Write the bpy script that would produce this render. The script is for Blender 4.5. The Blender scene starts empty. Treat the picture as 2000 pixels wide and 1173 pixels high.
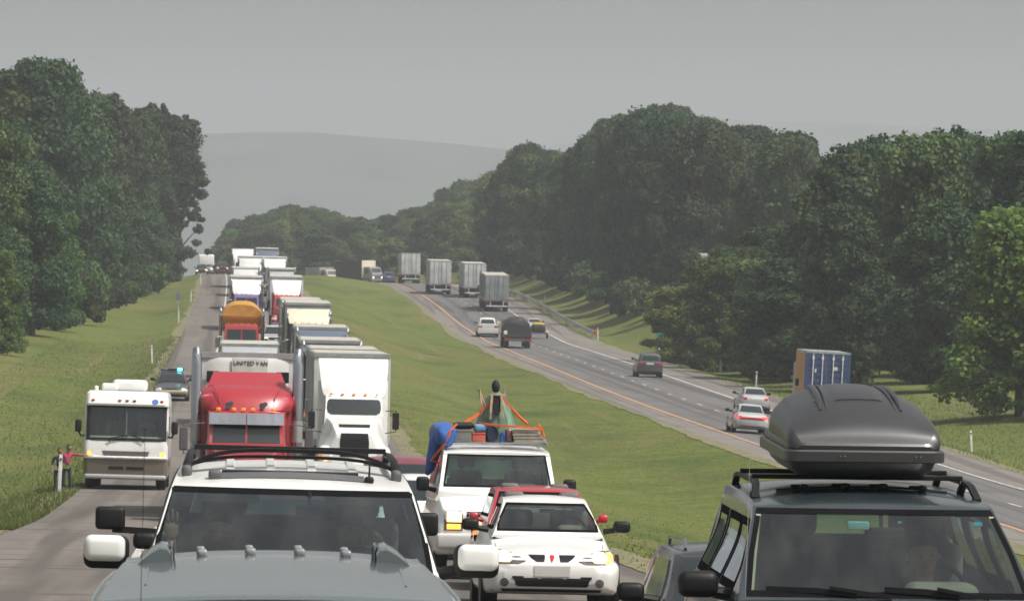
import bpy, bmesh, math, random
import numpy as np
from mathutils import Vector, Matrix
from mathutils.bvhtree import BVHTree
R = math.radians
rnd = random.Random(7)
scene = bpy.context.scene
C = scene.collection

# ------------------------------------------------------------------ camera, sky, sun, exposure
F = 12000.0            # focal length in units of a 2000 wide frame
H = 3.1                # camera height above the road
cam_d = bpy.data.cameras.new('camera'); cam = bpy.data.objects.new('camera', cam_d); C.objects.link(cam)
cam.location = (0, 0, H); cam.rotation_euler = (R(90), 0, 0)
cam_d.sensor_width = 36; cam_d.lens = 36 * F / 2000
cam_d.shift_x = 0.275; cam_d.shift_y = -0.053
cam_d.clip_start = 0.5; cam_d.clip_end = 40000
cam_d.dof.use_dof = True; cam_d.dof.focus_distance = 55; cam_d.dof.aperture_fstop = 22
scene.camera = cam

SUN_EL, SUN_AZ = 57, 122      # azimuth measured from +Y towards +X
w = bpy.data.worlds.new('World'); scene.world = w; w.use_nodes = True
nt = w.node_tree; nt.nodes.clear()
sky = nt.nodes.new('ShaderNodeTexSky'); sky.sky_type = 'NISHITA'; sky.sun_disc = False
sky.sun_elevation = R(SUN_EL); sky.sun_rotation = R(SUN_AZ); sky.dust_density = 7; sky.air_density = 1.0; sky.ozone_density = 1.0
hsv = nt.nodes.new('ShaderNodeHueSaturation'); hsv.inputs['Saturation'].default_value = 0.2
bg = nt.nodes.new('ShaderNodeBackground'); bg.inputs['Strength'].default_value = 0.112
wo = nt.nodes.new('ShaderNodeOutputWorld')
nt.links.new(sky.outputs[0], hsv.inputs['Color']); nt.links.new(hsv.outputs[0], bg.inputs['Color']); nt.links.new(bg.outputs[0], wo.inputs['Surface'])
sl = bpy.data.lights.new('sun', 'SUN'); sl.energy = 3.9; sl.angle = R(0.8); sl.color = (1, 0.95, 0.87)
so = bpy.data.objects.new('sun', sl); C.objects.link(so)
sd = Vector((math.sin(R(SUN_AZ)) * math.cos(R(SUN_EL)), math.cos(R(SUN_AZ)) * math.cos(R(SUN_EL)), math.sin(R(SUN_EL))))
so.rotation_euler = sd.to_track_quat('Z', 'Y').to_euler(); so.location = (60, 0, 90)
scene.view_settings.view_transform = 'Standard'; scene.view_settings.look = 'None'
scene.view_settings.exposure = 0.12; scene.view_settings.gamma = 1; scene.view_settings.use_curve_mapping = False
scene.cycles.use_denoising = True
scene.cycles.max_bounces = 8; scene.cycles.volume_bounces = 1; scene.cycles.transparent_max_bounces = 12
scene.cycles.diffuse_bounces = 3; scene.cycles.glossy_bounces = 3; scene.cycles.sample_clamp_indirect = 4

# ------------------------------------------------------------------ materials
MATS = {}
def newmat(name):
    m = bpy.data.materials.new(name); m.use_nodes = True
    n = m.node_tree; n.nodes.clear()
    o = n.nodes.new('ShaderNodeOutputMaterial')
    return m, n, o
def principled(n, **k):
    p = n.nodes.new('ShaderNodeBsdfPrincipled')
    for a, b in k.items():
        p.inputs[a].default_value = b
    return p
def col(c): return (c[0], c[1], c[2], 1)
def noise_mix(n, c1, c2, scale, detail=4, lo=.35, hi=.65, coord='Object', stretch=None):
    tc = n.nodes.new('ShaderNodeTexCoord'); nz = n.nodes.new('ShaderNodeTexNoise')
    nz.inputs['Scale'].default_value = scale; nz.inputs['Detail'].default_value = detail
    src = tc.outputs[coord]
    if stretch:
        mp = n.nodes.new('ShaderNodeMapping'); mp.inputs['Scale'].default_value = stretch
        n.links.new(src, mp.inputs['Vector']); src = mp.outputs[0]
    n.links.new(src, nz.inputs['Vector'])
    r = n.nodes.new('ShaderNodeMapRange'); r.inputs['From Min'].default_value = lo; r.inputs['From Max'].default_value = hi
    n.links.new(nz.outputs['Fac'], r.inputs['Value'])
    mx = n.nodes.new('ShaderNodeMix'); mx.data_type = 'RGBA'
    n.links.new(r.outputs[0], mx.inputs[0])
    for idx, c in ((6, c1), (7, c2)):
        if hasattr(c, 'links'): n.links.new(c, mx.inputs[idx])
        else: mx.inputs[idx].default_value = col(c)
    return mx.outputs[2], nz
def solid(name, c, rough=.5, metal=0, spec=.5, coat=0, vary=.12, vscale=3.0, emit=None, es=0, bump=0):
    if name in MATS: return MATS[name]
    m, n, o = newmat(name)
    p = principled(n, Roughness=rough, Metallic=metal)
    p.inputs['Specular IOR Level'].default_value = spec
    if coat: p.inputs['Coat Weight'].default_value = coat; p.inputs['Coat Roughness'].default_value = .06
    c2 = tuple(min(1, x * (1 - vary) + .02 * vary) for x in c)
    out, nz = noise_mix(n, c, c2, vscale, 5)
    n.links.new(out, p.inputs['Base Color'])
    if emit: p.inputs['Emission Color'].default_value = col(emit); p.inputs['Emission Strength'].default_value = es
    if bump:
        b = n.nodes.new('ShaderNodeBump'); b.inputs['Strength'].default_value = bump
        n.links.new(nz.outputs['Fac'], b.inputs['Height']); n.links.new(b.outputs[0], p.inputs['Normal'])
    n.links.new(p.outputs[0], o.inputs[0]); MATS[name] = m
    return m
def paint(name, c, rough=.3):
    """car paint with a clear coat and a film of road dust lower down the panels"""
    if name in MATS: return MATS[name]
    m, n, o = newmat(name)
    p = principled(n, Roughness=rough); p.inputs['Coat Weight'].default_value = .6; p.inputs['Coat Roughness'].default_value = .08
    out, nz = noise_mix(n, c, tuple(x * .86 + .015 for x in c), 2.2, 6)
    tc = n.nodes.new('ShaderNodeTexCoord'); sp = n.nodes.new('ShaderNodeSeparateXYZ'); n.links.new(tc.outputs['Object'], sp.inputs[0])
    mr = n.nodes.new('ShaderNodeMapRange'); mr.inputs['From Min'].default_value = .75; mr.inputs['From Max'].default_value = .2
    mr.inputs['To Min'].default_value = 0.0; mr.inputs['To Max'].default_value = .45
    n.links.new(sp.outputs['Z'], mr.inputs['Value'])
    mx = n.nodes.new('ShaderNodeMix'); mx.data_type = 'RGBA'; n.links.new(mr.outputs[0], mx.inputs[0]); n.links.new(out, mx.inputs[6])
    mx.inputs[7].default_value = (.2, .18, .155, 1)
    n.links.new(mx.outputs[2], p.inputs['Base Color'])
    nz2 = n.nodes.new('ShaderNodeTexNoise'); nz2.inputs['Scale'].default_value = 9; n.links.new(tc.outputs['Object'], nz2.inputs['Vector'])
    r2 = n.nodes.new('ShaderNodeMapRange'); r2.inputs['To Min'].default_value = rough * .7; r2.inputs['To Max'].default_value = rough * 1.5
    n.links.new(nz2.outputs['Fac'], r2.inputs['Value']); n.links.new(r2.outputs[0], p.inputs['Roughness'])
    # inside faces of thin panels carry cloth trim
    inn = principled(n, Roughness=.9); inn.inputs['Base Color'].default_value = (.11, .105, .09, 1)
    g = n.nodes.new('ShaderNodeNewGeometry'); ms = n.nodes.new('ShaderNodeMixShader')
    n.links.new(g.outputs['Backfacing'], ms.inputs[0]); n.links.new(p.outputs[0], ms.inputs[1]); n.links.new(inn.outputs[0], ms.inputs[2])
    n.links.new(ms.outputs[0], o.inputs[0]); MATS[name] = m
    return m
def glass_clear(nm='clear glass', band=True):
    if nm in MATS: return MATS[nm]
    m, n, o = newmat(nm)
    tr = n.nodes.new('ShaderNodeBsdfTransparent')
    tc = n.nodes.new('ShaderNodeTexCoord'); sp = n.nodes.new('ShaderNodeSeparateXYZ'); n.links.new(tc.outputs['Object'], sp.inputs[0])
    mr = n.nodes.new('ShaderNodeMapRange'); mr.inputs['From Min'].default_value = 1.44; mr.inputs['From Max'].default_value = 1.58
    n.links.new(sp.outputs['Z'], mr.inputs['Value'])
    cx = n.nodes.new('ShaderNodeMix'); cx.data_type = 'RGBA'; n.links.new(mr.outputs[0], cx.inputs[0])
    cx.inputs[6].default_value = (.68, .77, .72, 1); cx.inputs[7].default_value = (.16, .40, .42, 1) if band else (.68, .77, .72, 1)
    n.links.new(cx.outputs[2], tr.inputs['Color'])
    gl = n.nodes.new('ShaderNodeBsdfGlossy'); gl.inputs['Roughness'].default_value = .03
    gl.inputs['Color'].default_value = (.9, .95, 1, 1)
    lw = n.nodes.new('ShaderNodeLayerWeight'); lw.inputs['Blend'].default_value = .5; fr = n.nodes.new('ShaderNodeMath'); fr.operation = 'POWER'; fr.inputs[1].default_value = 4.0; n.links.new(lw.outputs['Facing'], fr.inputs[0])
    ad = n.nodes.new('ShaderNodeMath'); ad.operation = 'MULTIPLY_ADD'; ad.inputs[1].default_value = .9; ad.inputs[2].default_value = .075
    n.links.new(fr.outputs[0], ad.inputs[0])
    ms = n.nodes.new('ShaderNodeMixShader'); n.links.new(ad.outputs[0], ms.inputs[0]); n.links.new(tr.outputs[0], ms.inputs[1]); n.links.new(gl.outputs[0], ms.inputs[2])
    # thin dust film; its stretched pale streaks paint grey reflections into the glass
    df = n.nodes.new('ShaderNodeBsdfDiffuse'); df.inputs['Color'].default_value = (.45, .44, .4, 1)
    nz = n.nodes.new('ShaderNodeTexNoise'); nz.inputs['Scale'].default_value = 2.6; nz.inputs['Detail'].default_value = 5; mp = n.nodes.new('ShaderNodeMapping'); mp.inputs['Scale'].default_value = (2.2, .7, .7); mp.inputs['Rotation'].default_value = (0, .5, 0); n.links.new(tc.outputs['Object'], mp.inputs['Vector']); n.links.new(mp.outputs[0], nz.inputs['Vector'])
    r = n.nodes.new('ShaderNodeMapRange'); r.inputs['From Min'].default_value = .4; r.inputs['From Max'].default_value = .75; r.inputs['To Min'].default_value = .008; r.inputs['To Max'].default_value = .05
    n.links.new(nz.outputs['Fac'], r.inputs['Value'])
    m2 = n.nodes.new('ShaderNodeMixShader'); n.links.new(r.outputs[0], m2.inputs[0]); n.links.new(ms.outputs[0], m2.inputs[1]); n.links.new(df.outputs[0], m2.inputs[2])
    n.links.new(m2.outputs[0], o.inputs[0]); MATS[nm] = m
    return m
def M(k): return MATLIB[k]()
MATLIB = {
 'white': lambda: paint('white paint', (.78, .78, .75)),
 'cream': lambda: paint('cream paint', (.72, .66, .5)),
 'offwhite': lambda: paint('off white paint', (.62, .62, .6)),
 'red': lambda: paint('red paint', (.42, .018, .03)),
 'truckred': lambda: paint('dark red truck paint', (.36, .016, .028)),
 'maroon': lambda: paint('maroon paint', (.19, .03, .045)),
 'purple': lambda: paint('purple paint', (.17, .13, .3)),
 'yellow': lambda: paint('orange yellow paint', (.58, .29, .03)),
 'greygreen': lambda: solid('grey green paint', (.14, .168, .17), .2, .3, .6, coat=.8, vary=.04, vscale=1.2),
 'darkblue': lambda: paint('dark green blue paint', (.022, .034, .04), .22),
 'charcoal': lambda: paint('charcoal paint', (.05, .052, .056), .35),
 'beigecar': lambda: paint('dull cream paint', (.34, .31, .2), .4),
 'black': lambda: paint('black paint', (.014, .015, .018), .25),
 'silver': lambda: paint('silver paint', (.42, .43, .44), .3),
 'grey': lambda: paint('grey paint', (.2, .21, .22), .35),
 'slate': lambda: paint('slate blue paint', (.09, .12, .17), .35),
 'bluebox': lambda: paint('container blue paint', (.015, .05, .14), .5),
 'orangebox': lambda: paint('container orange paint', (.6, .27, .03), .5),
 'tan': lambda: paint('tan brown paint', (.15, .125, .1), .35),
 'chrome': lambda: solid('chrome', (.5, .51, .53), .12, 1, vary=.1),
 'alu': lambda: solid('dull aluminium', (.5, .51, .52), .4, .7, vary=.2),
 'steel': lambda: solid('galvanised steel', (.42, .44, .46), .5, .5, vary=.25),
 'glass': lambda: solid('dark window glass', (.012, .02, .022), .06, 0, .6, coat=.3, vary=.3),
 'clear': glass_clear, 'clear_plain': lambda: glass_clear('plain clear glass', False),
 'plastic': lambda: solid('black plastic', (.010, .010, .011), .5, spec=.25, vary=.3),
 'boxplastic': lambda: solid('textured dark grey plastic', (.026, .026, .028), .36, spec=1.0, vary=.1, vscale=30, bump=.03),
 'rubber': lambda: solid('rubber', (.022, .021, .02), .85, vary=.4, vscale=8),
 'darkmetal': lambda: solid('dark chassis metal', (.035, .034, .033), .7, .2, vary=.4),
 'seal': lambda: solid('matt black rubber seal', (.008, .008, .009), .95, spec=.03, vary=.2),
 'lamphouse': lambda: solid('dark lamp housing', (.16, .155, .15), .2, .4, vary=.4, vscale=30),
 'trim': lambda: solid('grey plastic trim', (.09, .09, .092), .6, vary=.2),
 'lamp': lambda: solid('lamp lens', (.75, .75, .72), .15, 0, .6, vary=.25, vscale=25),
 'lamplit': lambda: solid('lit headlamp', (.9, .75, .45), .2, 0, emit=(1, .70, .30), es=1.9),
 'lampdim': lambda: solid('dimly lit headlamp', (.8, .75, .6), .2, 0, emit=(1, .85, .6), es=1.4),
 'amber': lambda: solid('amber lens', (.7, .22, .02), .25, 0, .5, vary=.2, emit=(1, .3, .02), es=.35),
 'amberlit': lambda: solid('lit amber lamp', (.9, .35, .04), .25, 0, emit=(1, .34, .05), es=2.2),
 'taillamp': lambda: solid('red tail lamp', (.45, .01, .012), .2, 0, .5, vary=.2),
 'taillit': lambda: solid('lit brake lamp', (.6, .02, .02), .2, 0, emit=(1, .08, .06), es=1.2),
 'bluelit': lambda: solid('lit blue beacon', (.1, .5, .8), .2, 0, emit=(.1, .75, 1), es=3.5),
 'cyan': lambda: solid('cyan sticker', (.05, .42, .55), .4),
 'tag': lambda: solid('pale blue tag', (.5, .72, .72), .35, vary=.1),
 'skin': lambda: solid('skin', (.27, .15, .10), .55, vary=.1),
 'hair': lambda: solid('dark hair', (.02, .015, .012), .7, vary=.3),
 'pink': lambda: solid('pink shirt cloth', (.5, .06, .12), .9, vary=.45, vscale=14),
 'denim': lambda: solid('denim', (.02, .03, .06), .9, vary=.3),
 'navy': lambda: solid('navy cloth', (.015, .02, .05), .9, vary=.3),
 'teal': lambda: solid('teal shirt cloth', (.02, .09, .11), .9, vary=.3),
 'paleshirt': lambda: solid('pale striped shirt', (.5, .58, .58), .9, vary=.3, vscale=20),
 'darkshirt': lambda: solid('dark shirt', (.02, .02, .022), .9, vary=.3),
 'seat': lambda: solid('grey leather', (.11, .105, .1), .6, vary=.2),
 'beige': lambda: solid('beige trim', (.32, .32, .22), .75, vary=.15),
 'greige': lambda: solid('grey beige trim', (.17, .165, .13), .75, vary=.15),
 'blue': lambda: solid('blue tarpaulin', (.025, .11, .40), .5, vary=.35, vscale=6, bump=.3),
 'bluelight': lambda: solid('light blue cloth', (.12, .3, .48), .7, vary=.3, vscale=6),
 'blackbag': lambda: solid('black bag cloth', (.012, .012, .016), .8, vary=.3),
 'orangestrap': lambda: solid('orange webbing', (.8, .13, .02), .7, vary=.2, vscale=20),
 'salmon': lambda: solid('faded red plastic', (.5, .1, .07), .6, vary=.25, vscale=9),
 'greybin': lambda: solid('grey bin plastic', (.17, .17, .17), .6, vary=.25, vscale=9),
 'hull': lambda: solid('faded green hull', (.17, .3, .21), .5, vary=.5, vscale=5),
 'wood': lambda: solid('bare wood', (.5, .37, .22), .7, vary=.4, vscale=12),
 'oldwood': lambda: solid('weathered wood', (.3, .27, .22), .8, vary=.4, vscale=9),
 'postwhite': lambda: solid('white post plastic', (.72, .72, .7), .5, vary=.25, vscale=10),
 'signgreen': lambda: solid('green sign face', (.0, .22, .17), .5, vary=.1),
 'signback': lambda: solid('bare sign back', (.22, .23, .24), .5, .4, vary=.2),
 'trailerwhite': lambda: solid('trailer white', (.55, .56, .56), .45, vary=.25, vscale=1.2),
 'trailerroof': lambda: solid('grimy trailer roof', (.5, .48, .42), .6, vary=.4, vscale=1.0),
 'trailergrey': lambda: solid('trailer grey', (.3, .32, .33), .5, .2, vary=.3, vscale=1.2),
 'load': lambda: solid('black tarpaulin', (.02, .021, .025), .55, vary=.4, vscale=1.5, bump=.3),
 'yellowcloth': lambda: solid('yellow cover', (.5, .38, .03), .6, vary=.3),
 'emblem': lambda: solid('red emblem', (.5, .02, .03), .3),
 'bluelogo': lambda: solid('blue badge print', (.06, .16, .5), .4),
 'ink': lambda: solid('dark lettering', (.05, .05, .045), .6),
 'plate': lambda: solid('number plate', (.55, .56, .55), .5, vary=.1),
 'roofmetal': lambda: solid('pale metal roofing', (.33, .35, .36), .4, .3, vary=.2),
 'wallboard': lambda: solid('pale wall board', (.6, .6, .57), .7, vary=.2),
}

# ------------------------------------------------------------------ mesh helpers
def link(o, parent=None):
    C.objects.link(o)
    if parent is not None: o.parent = parent
    return o
def tag(o, label=None, cat=None, group=None, kind=None):
    if label: o['label'] = label
    if cat: o['category'] = cat
    if group: o['group'] = group
    if kind: o['kind'] = kind
    return o
def empty(name, label, cat, group=None):
    o = bpy.data.objects.new(name, None); link(o); o.empty_display_size = .2
    return tag(o, label, cat, group)
class MB:
    def __init__(s): s.v = []; s.f = []
    def add(s, vs, fs):
        b = len(s.v); s.v += [tuple(p) for p in vs]; s.f += [tuple(b + i for i in q) for q in fs]; return s
    def box(s, c, d, rot=None, taper=1.0, tapery=None):
        """box centred at c with size d; taper scales the top face"""
        ty = taper if tapery is None else tapery
        x, y, z = d[0] / 2, d[1] / 2, d[2] / 2
        vs = [(-x, -y, -z), (x, -y, -z), (x, y, -z), (-x, y, -z), (-x * taper, -y * ty, z), (x * taper, -y * ty, z), (x * taper, y * ty, z), (-x * taper, y * ty, z)]
        if rot:
            from mathutils import Euler
            m = Euler(rot).to_matrix(); vs = [m @ Vector(p) for p in vs]
        vs = [(p[0] + c[0], p[1] + c[1], p[2] + c[2]) for p in vs]
        return s.add(vs, [(3, 2, 1, 0), (4, 5, 6, 7), (0, 1, 5, 4), (1, 2, 6, 5), (2, 3, 7, 6), (3, 0, 4, 7)])
    def rbox(s, c, d, r=.03, n=3, pw=None):
        """rounded box from a superellipsoid-like profile stack"""
        x, y, z = d[0] / 2, d[1] / 2, d[2] / 2; r = min(r, x * .98, y * .98, z * .98)
        vs = []; rings = []
        K = 4 * (n + 1)
        lev = []
        for i in range(n + 1):
            a = math.pi / 2 * i / n; lev.append((-z + r - r * math.cos(a), r - r * math.sin(a)))
        lev += [(-a, b) for a, b in reversed(lev)]
        for (zz, ins) in lev:
            ring = []
            for q, (sx, sy) in enumerate(((1, 1), (-1, 1), (-1, -1), (1, -1))):
                for i in range(n + 1):
                    a = math.pi / 2 * (q + i / n)
                    ring.append((c[0] + sx * (x - r) + (r - ins) * math.cos(a), c[1] + sy * (y - r) + (r - ins) * math.sin(a), c[2] + zz))
            rings.append(ring)
        return s.rings(rings, True, True)
    def rings(s, rings, closed=True, cap=True):
        n = len(rings[0]); vs = [p for r in rings for p in r]; fs = []
        for i in range(len(rings) - 1):
            for j in range(n if closed else n - 1):
                k = (j + 1) % n; fs.append((i * n + j, i * n + k, (i + 1) * n + k, (i + 1) * n + j))
        if cap and closed:
            fs.append(tuple(reversed(range(n)))); fs.append(tuple((len(rings) - 1) * n + j for j in range(n)))
        return s.add(vs, fs)
    def cyl(s, a, b, r0, r1=None, n=12, cap=True):
        a, b = Vector(a), Vector(b); r1 = r0 if r1 is None else r1; d = (b - a).normalized()
        u = d.orthogonal().normalized(); v = d.cross(u)
        rg = [[p + (u * math.cos(2 * math.pi * i / n) + v * math.sin(2 * math.pi * i / n)) * r for i in range(n)] for p, r in ((a, r0), (b, r1))]
        return s.rings(rg, True, cap)
    def tube(s, pts, r, n=8, flat=1.0):
        pts = [Vector(p) for p in pts]; rg = []
        up = Vector((0, 0, 1))
        for i, p in enumerate(pts):
            d = (pts[min(i + 1, len(pts) - 1)] - pts[max(i - 1, 0)]).normalized()
            u = d.cross(up); u = u.normalized() if u.length > .1 else d.orthogonal().normalized(); v = u.cross(d)
            rr = r[i] if hasattr(r, '__len__') else r
            rg.append([p + u * math.cos(2 * math.pi * k / n) * rr + v * math.sin(2 * math.pi * k / n) * rr * flat for k in range(n)])
        return s.rings(rg, True, True)
    def bar(s, pts, wd, ht):
        """rectangular section swept along points: wd sideways, ht along the up direction"""
        pts = [Vector(p) for p in pts]; rg = []; up = Vector((0, 0, 1))
        for i, p in enumerate(pts):
            d = (pts[min(i + 1, len(pts) - 1)] - pts[max(i - 1, 0)]).normalized()
            u = d.cross(up); u = u.normalized() if u.length > .15 else Vector((1, 0, 0)); v = u.cross(d).normalized()
            rg.append([p + u * a * wd / 2 + v * b * ht / 2 for a, b in ((-1, -1), (1, -1), (1, 1), (-1, 1))])
        return s.rings(rg, True, True)
    def sphere(s, c, r, nu=14, nv=9):
        rx, ry, rz = (r if hasattr(r, '__len__') else (r, r, r)); rg = []
        for i in range(nv + 1):
            t = math.pi * (i + .02) / (nv + .04); rg.append([(c[0] + rx * math.sin(t) * math.cos(2 * math.pi * k / nu), c[1] + ry * math.sin(t) * math.sin(2 * math.pi * k / nu), c[2] - rz * math.cos(t)) for k in range(nu)])
        return s.rings(rg, True, True)
    def build(s, name, mat, parent=None, smooth=False, bevel=0, angle=35):
        me = bpy.data.meshes.new(name); me.from_pydata(s.v, [], s.f)
        me.validate(clean_customdata=False)
        bm = bmesh.new(); bm.from_mesh(me)
        if smooth: bmesh.ops.remove_doubles(bm, verts=bm.verts, dist=1e-5)
        bmesh.ops.recalc_face_normals(bm, faces=bm.faces)
        if bevel: bmesh.ops.bevel(bm, geom=list(bm.edges), offset=bevel, segments=2, profile=.7, affect='EDGES', clamp_overlap=True)
        bm.to_mesh(me); bm.free()
        me.materials.append(mat if not isinstance(mat, str) else M(mat))
        o = bpy.data.objects.new(name, me); link(o, parent)
        if smooth or bevel:
            for p in me.polygons: p.use_smooth = True
            if hasattr(me, 'set_sharp_from_angle'): me.set_sharp_from_angle(angle=R(angle))
        return o
EACH = {'marker_light', 'rail_foot', 'grille_bar', 'grille_slat', 'lock_rod', 'mud_flap', 'clearance_light', 'washer_jet', 'wheel_arch', 'roof_pressing', 'fairing_crease', 'pillar_trim', 'window_sticker', 'fuel_tank', 'frame_rail', 'body_rib', 'mudguard', 'tie_rope', 'corner_post', 'heat_shield', 'sun_visor', 'chassis_rail', 'roof_rib', 'box_frame'}
FINE = {'side_rib', 'hinge', 'rivet', 'container_rib'}
def islands(m):
    par = list(range(len(m.v)))
    def fd(i):
        while par[i] != i: par[i] = par[par[i]]; i = par[i]
        return i
    for q in m.f:
        r0 = fd(q[0])
        for i in q[1:]: par[fd(i)] = r0
    groups = {}
    for q in m.f: groups.setdefault(fd(q[0]), []).append(q)
    out = []
    for fs in groups.values():
        idx = sorted({i for q in fs for i in q}); mp = {i: k for k, i in enumerate(idx)}
        n_ = MB(); n_.v = [m.v[i] for i in idx]; n_.f = [tuple(mp[i] for i in q) for q in fs]; out.append(n_)
    return out
def part(name, mat, parent, fn, **k):
    m = MB(); fn(m)
    if name in EACH and parent is not None:
        o = None
        for n_ in islands(m): o = n_.build(name, mat, parent, **k)
        return o
    o = m.build(name, mat, parent, **k)
    if name in FINE: o['kind'] = 'stuff'
    return o
def wipe(o):
    for ch in list(o.children): wipe(ch); bpy.data.objects.remove(ch, do_unlink=True)
def crom(P, n):
    """Catmull-Rom resample of a list of tuples"""
    P = [np.array(p, float) for p in P]; out = []
    Q = [2 * P[0] - P[1]] + P + [2 * P[-1] - P[-2]]
    for i in range(1, len(Q) - 2):
        for k in range(n):
            t = k / n; a, b, c, d = Q[i - 1], Q[i], Q[i + 1], Q[i + 2]
            out.append(.5 * ((2 * b) + (-a + c) * t + (2 * a - 5 * b + 4 * c - d) * t * t + (-a + 3 * b - 3 * c + d) * t ** 3))
    out.append(P[-1]); return out
class Loft:
    """car body shell: stations (y, zbottom, ztop, halfwidth, z of max width, half width of top, crown)"""
    def __init__(s, st, ny=4, nu=3, side=.6):
        rows = crom(st, ny); rings = []
        for y, zb, zt, wm, zw, wt, cr in rows:
            zb = min(zb, zt - .03); zw = min(max(zw, zb + .01), zt - .01); wt = min(wt, wm)
            half = [(0, zb), (wm * .8, zb), (wm * .95, zb + .02), (wm * .99, zb * .65 + zw * .35), (wm, zw), (wm * (1 - side) + wt * side, zw * .45 + (zt - cr) * .55), (wt + .015 * (wm - wt), (zt - cr) * .97 + zw * .03), (wt * .93, zt - cr * .78), (wt * .6, zt - cr * .28), (wt * .3, zt - cr * .06), (0, zt)]
            h = crom(half, nu)
            rg = [(p[0], y, p[1]) for p in h] + [(-p[0], y, p[1]) for p in reversed(h[1:-1])]
            rings.append(rg)
        s.mb = MB(); s.mb.rings(rings, True, True)
        s.refresh()
    def refresh(s):
        s.bvh = BVHTree.FromPolygons([Vector(v) for v in s.mb.v], s.mb.f)
    def cut(s, test):
        """drop faces whose centre passes the test (an opening for a window)"""
        keep = []
        for f in s.mb.f:
            if len(f) > 5: keep.append(f); continue
            c = np.mean([s.mb.v[i] for i in f], axis=0)
            if not test(c): keep.append(f)
        s.mb.f = keep
    def build(s, name, mat, parent, **k):
        k.setdefault('smooth', True); k.setdefault('angle', 50)
        return s.mb.build(name, mat, parent, **k)
def lerp_rows(rows, n):
    """rows (v, a0, a1) resampled"""
    out = []
    for i in range(n + 1):
        t = i / n * (len(rows) - 1); k = min(int(t), len(rows) - 2); f = t - k
        out.append(tuple(rows[k][j] * (1 - f) + rows[k + 1][j] * f for j in range(3)))
    return out
def project(bvh, axis, a, v):
    if axis == 'f': o, d = Vector((a, -30, v)), Vector((0, 1, 0))
    elif axis == 'b': o, d = Vector((a, 60, v)), Vector((0, -1, 0))
    elif axis == 'l': o, d = Vector((-6, a, v)), Vector((1, 0, 0))
    elif axis == 'r': o, d = Vector((6, a, v)), Vector((-1, 0, 0))
    else: o, d = Vector((a, v, 8)), Vector((0, 0, -1))
    h = bvh.ray_cast(o, d)
    return (h[0], -d) if h[0] is not None else (None, -d)
def decal(bvh, rows, axis, name, mat, parent, off=.006, depth=.03, nu=8, nv=6, mirror=False):
    """a panel (glass, lamp, grille) laid conformally on a body, with real thickness into it"""
    m = MB()
    for sgn in ((1, -1) if mirror else (1,)):
        rr = lerp_rows(rows, nv); P = [[None] * (nu + 1) for _ in rr]; N = None
        for i, (v, a0, a1) in enumerate(rr):
            for j in range(nu + 1):
                a = (a0 + (a1 - a0) * j / nu) * (sgn if axis in 'fbt' else 1)
                ax = axis if sgn == 1 else {'l': 'r', 'r': 'l'}.get(axis, axis)
                p, N = project(bvh, ax, a, v); P[i][j] = p
        flat = [p for r in P for p in r if p is not None]
        if not flat: continue
        for i in range(len(P)):
            for j in range(nu + 1):
                if P[i][j] is None:
                    for dj in range(1, nu + 1):
                        for q in (j - dj, j + dj):
                            if 0 <= q <= nu and P[i][q] is not None and P[i][j] is None:
                                v, a0, a1 = rr[i]; a = (a0 + (a1 - a0) * j / nu) * (sgn if axis in 'fbt' else 1); b = P[i][q].copy()
                                if axis in 'fb': b.x = a; b.z = v
                                elif axis in 'lr': b.y = a; b.z = v
                                else: b.x = a; b.y = v
                                P[i][j] = b
                if P[i][j] is None: P[i][j] = flat[0].copy()
        top = [p + N * off for r in P for p in r]; n = nu + 1; nr = len(P)
        fs = [(i * n + j, i * n + j + 1, (i + 1) * n + j + 1, (i + 1) * n + j) for i in range(nr - 1) for j in range(nu)]
        loop = [j for j in range(n)] + [i * n + nu for i in range(1, nr)] + [(nr - 1) * n + j for j in range(nu - 1, -1, -1)] + [i * n for i in range(nr - 2, 0, -1)]
        if depth > 0:
            b = len(top); low = [top[k] - N * depth for k in loop]
            fs += [(loop[k], loop[(k + 1) % len(loop)], b + (k + 1) % len(loop), b + k) for k in range(len(loop))]
            m.add(top + low, fs)
        else: m.add(top, fs)
    return m.build(name, mat, parent, smooth=True, angle=40)
def ell(cx, cz, rx, rz, n=8):
    return [(cz + rz * math.cos(math.pi * i / n) * -1, cx - rx * math.sin(math.pi * i / n), cx + rx * math.sin(math.pi * i / n)) for i in range(n + 1)]
def text_obj(txt, size, mat, parent, loc, rot=(R(90), 0, 0), name='lettering'):
    cu = bpy.data.curves.new(name, 'FONT'); cu.body = txt; cu.size = size; cu.extrude = .004; cu.align_x = 'CENTER'; cu.align_y = 'CENTER'
    t = bpy.data.objects.new(name, cu); C.objects.link(t); bpy.context.view_layer.update()
    me = bpy.data.meshes.new_from_object(t.evaluated_get(bpy.context.evaluated_depsgraph_get())); bpy.data.objects.remove(t)
    me.materials.clear(); me.materials.append(M(mat)); o = bpy.data.objects.new(name, me); link(o, parent); o.location = loc; o.rotation_euler = rot
    return o
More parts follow.
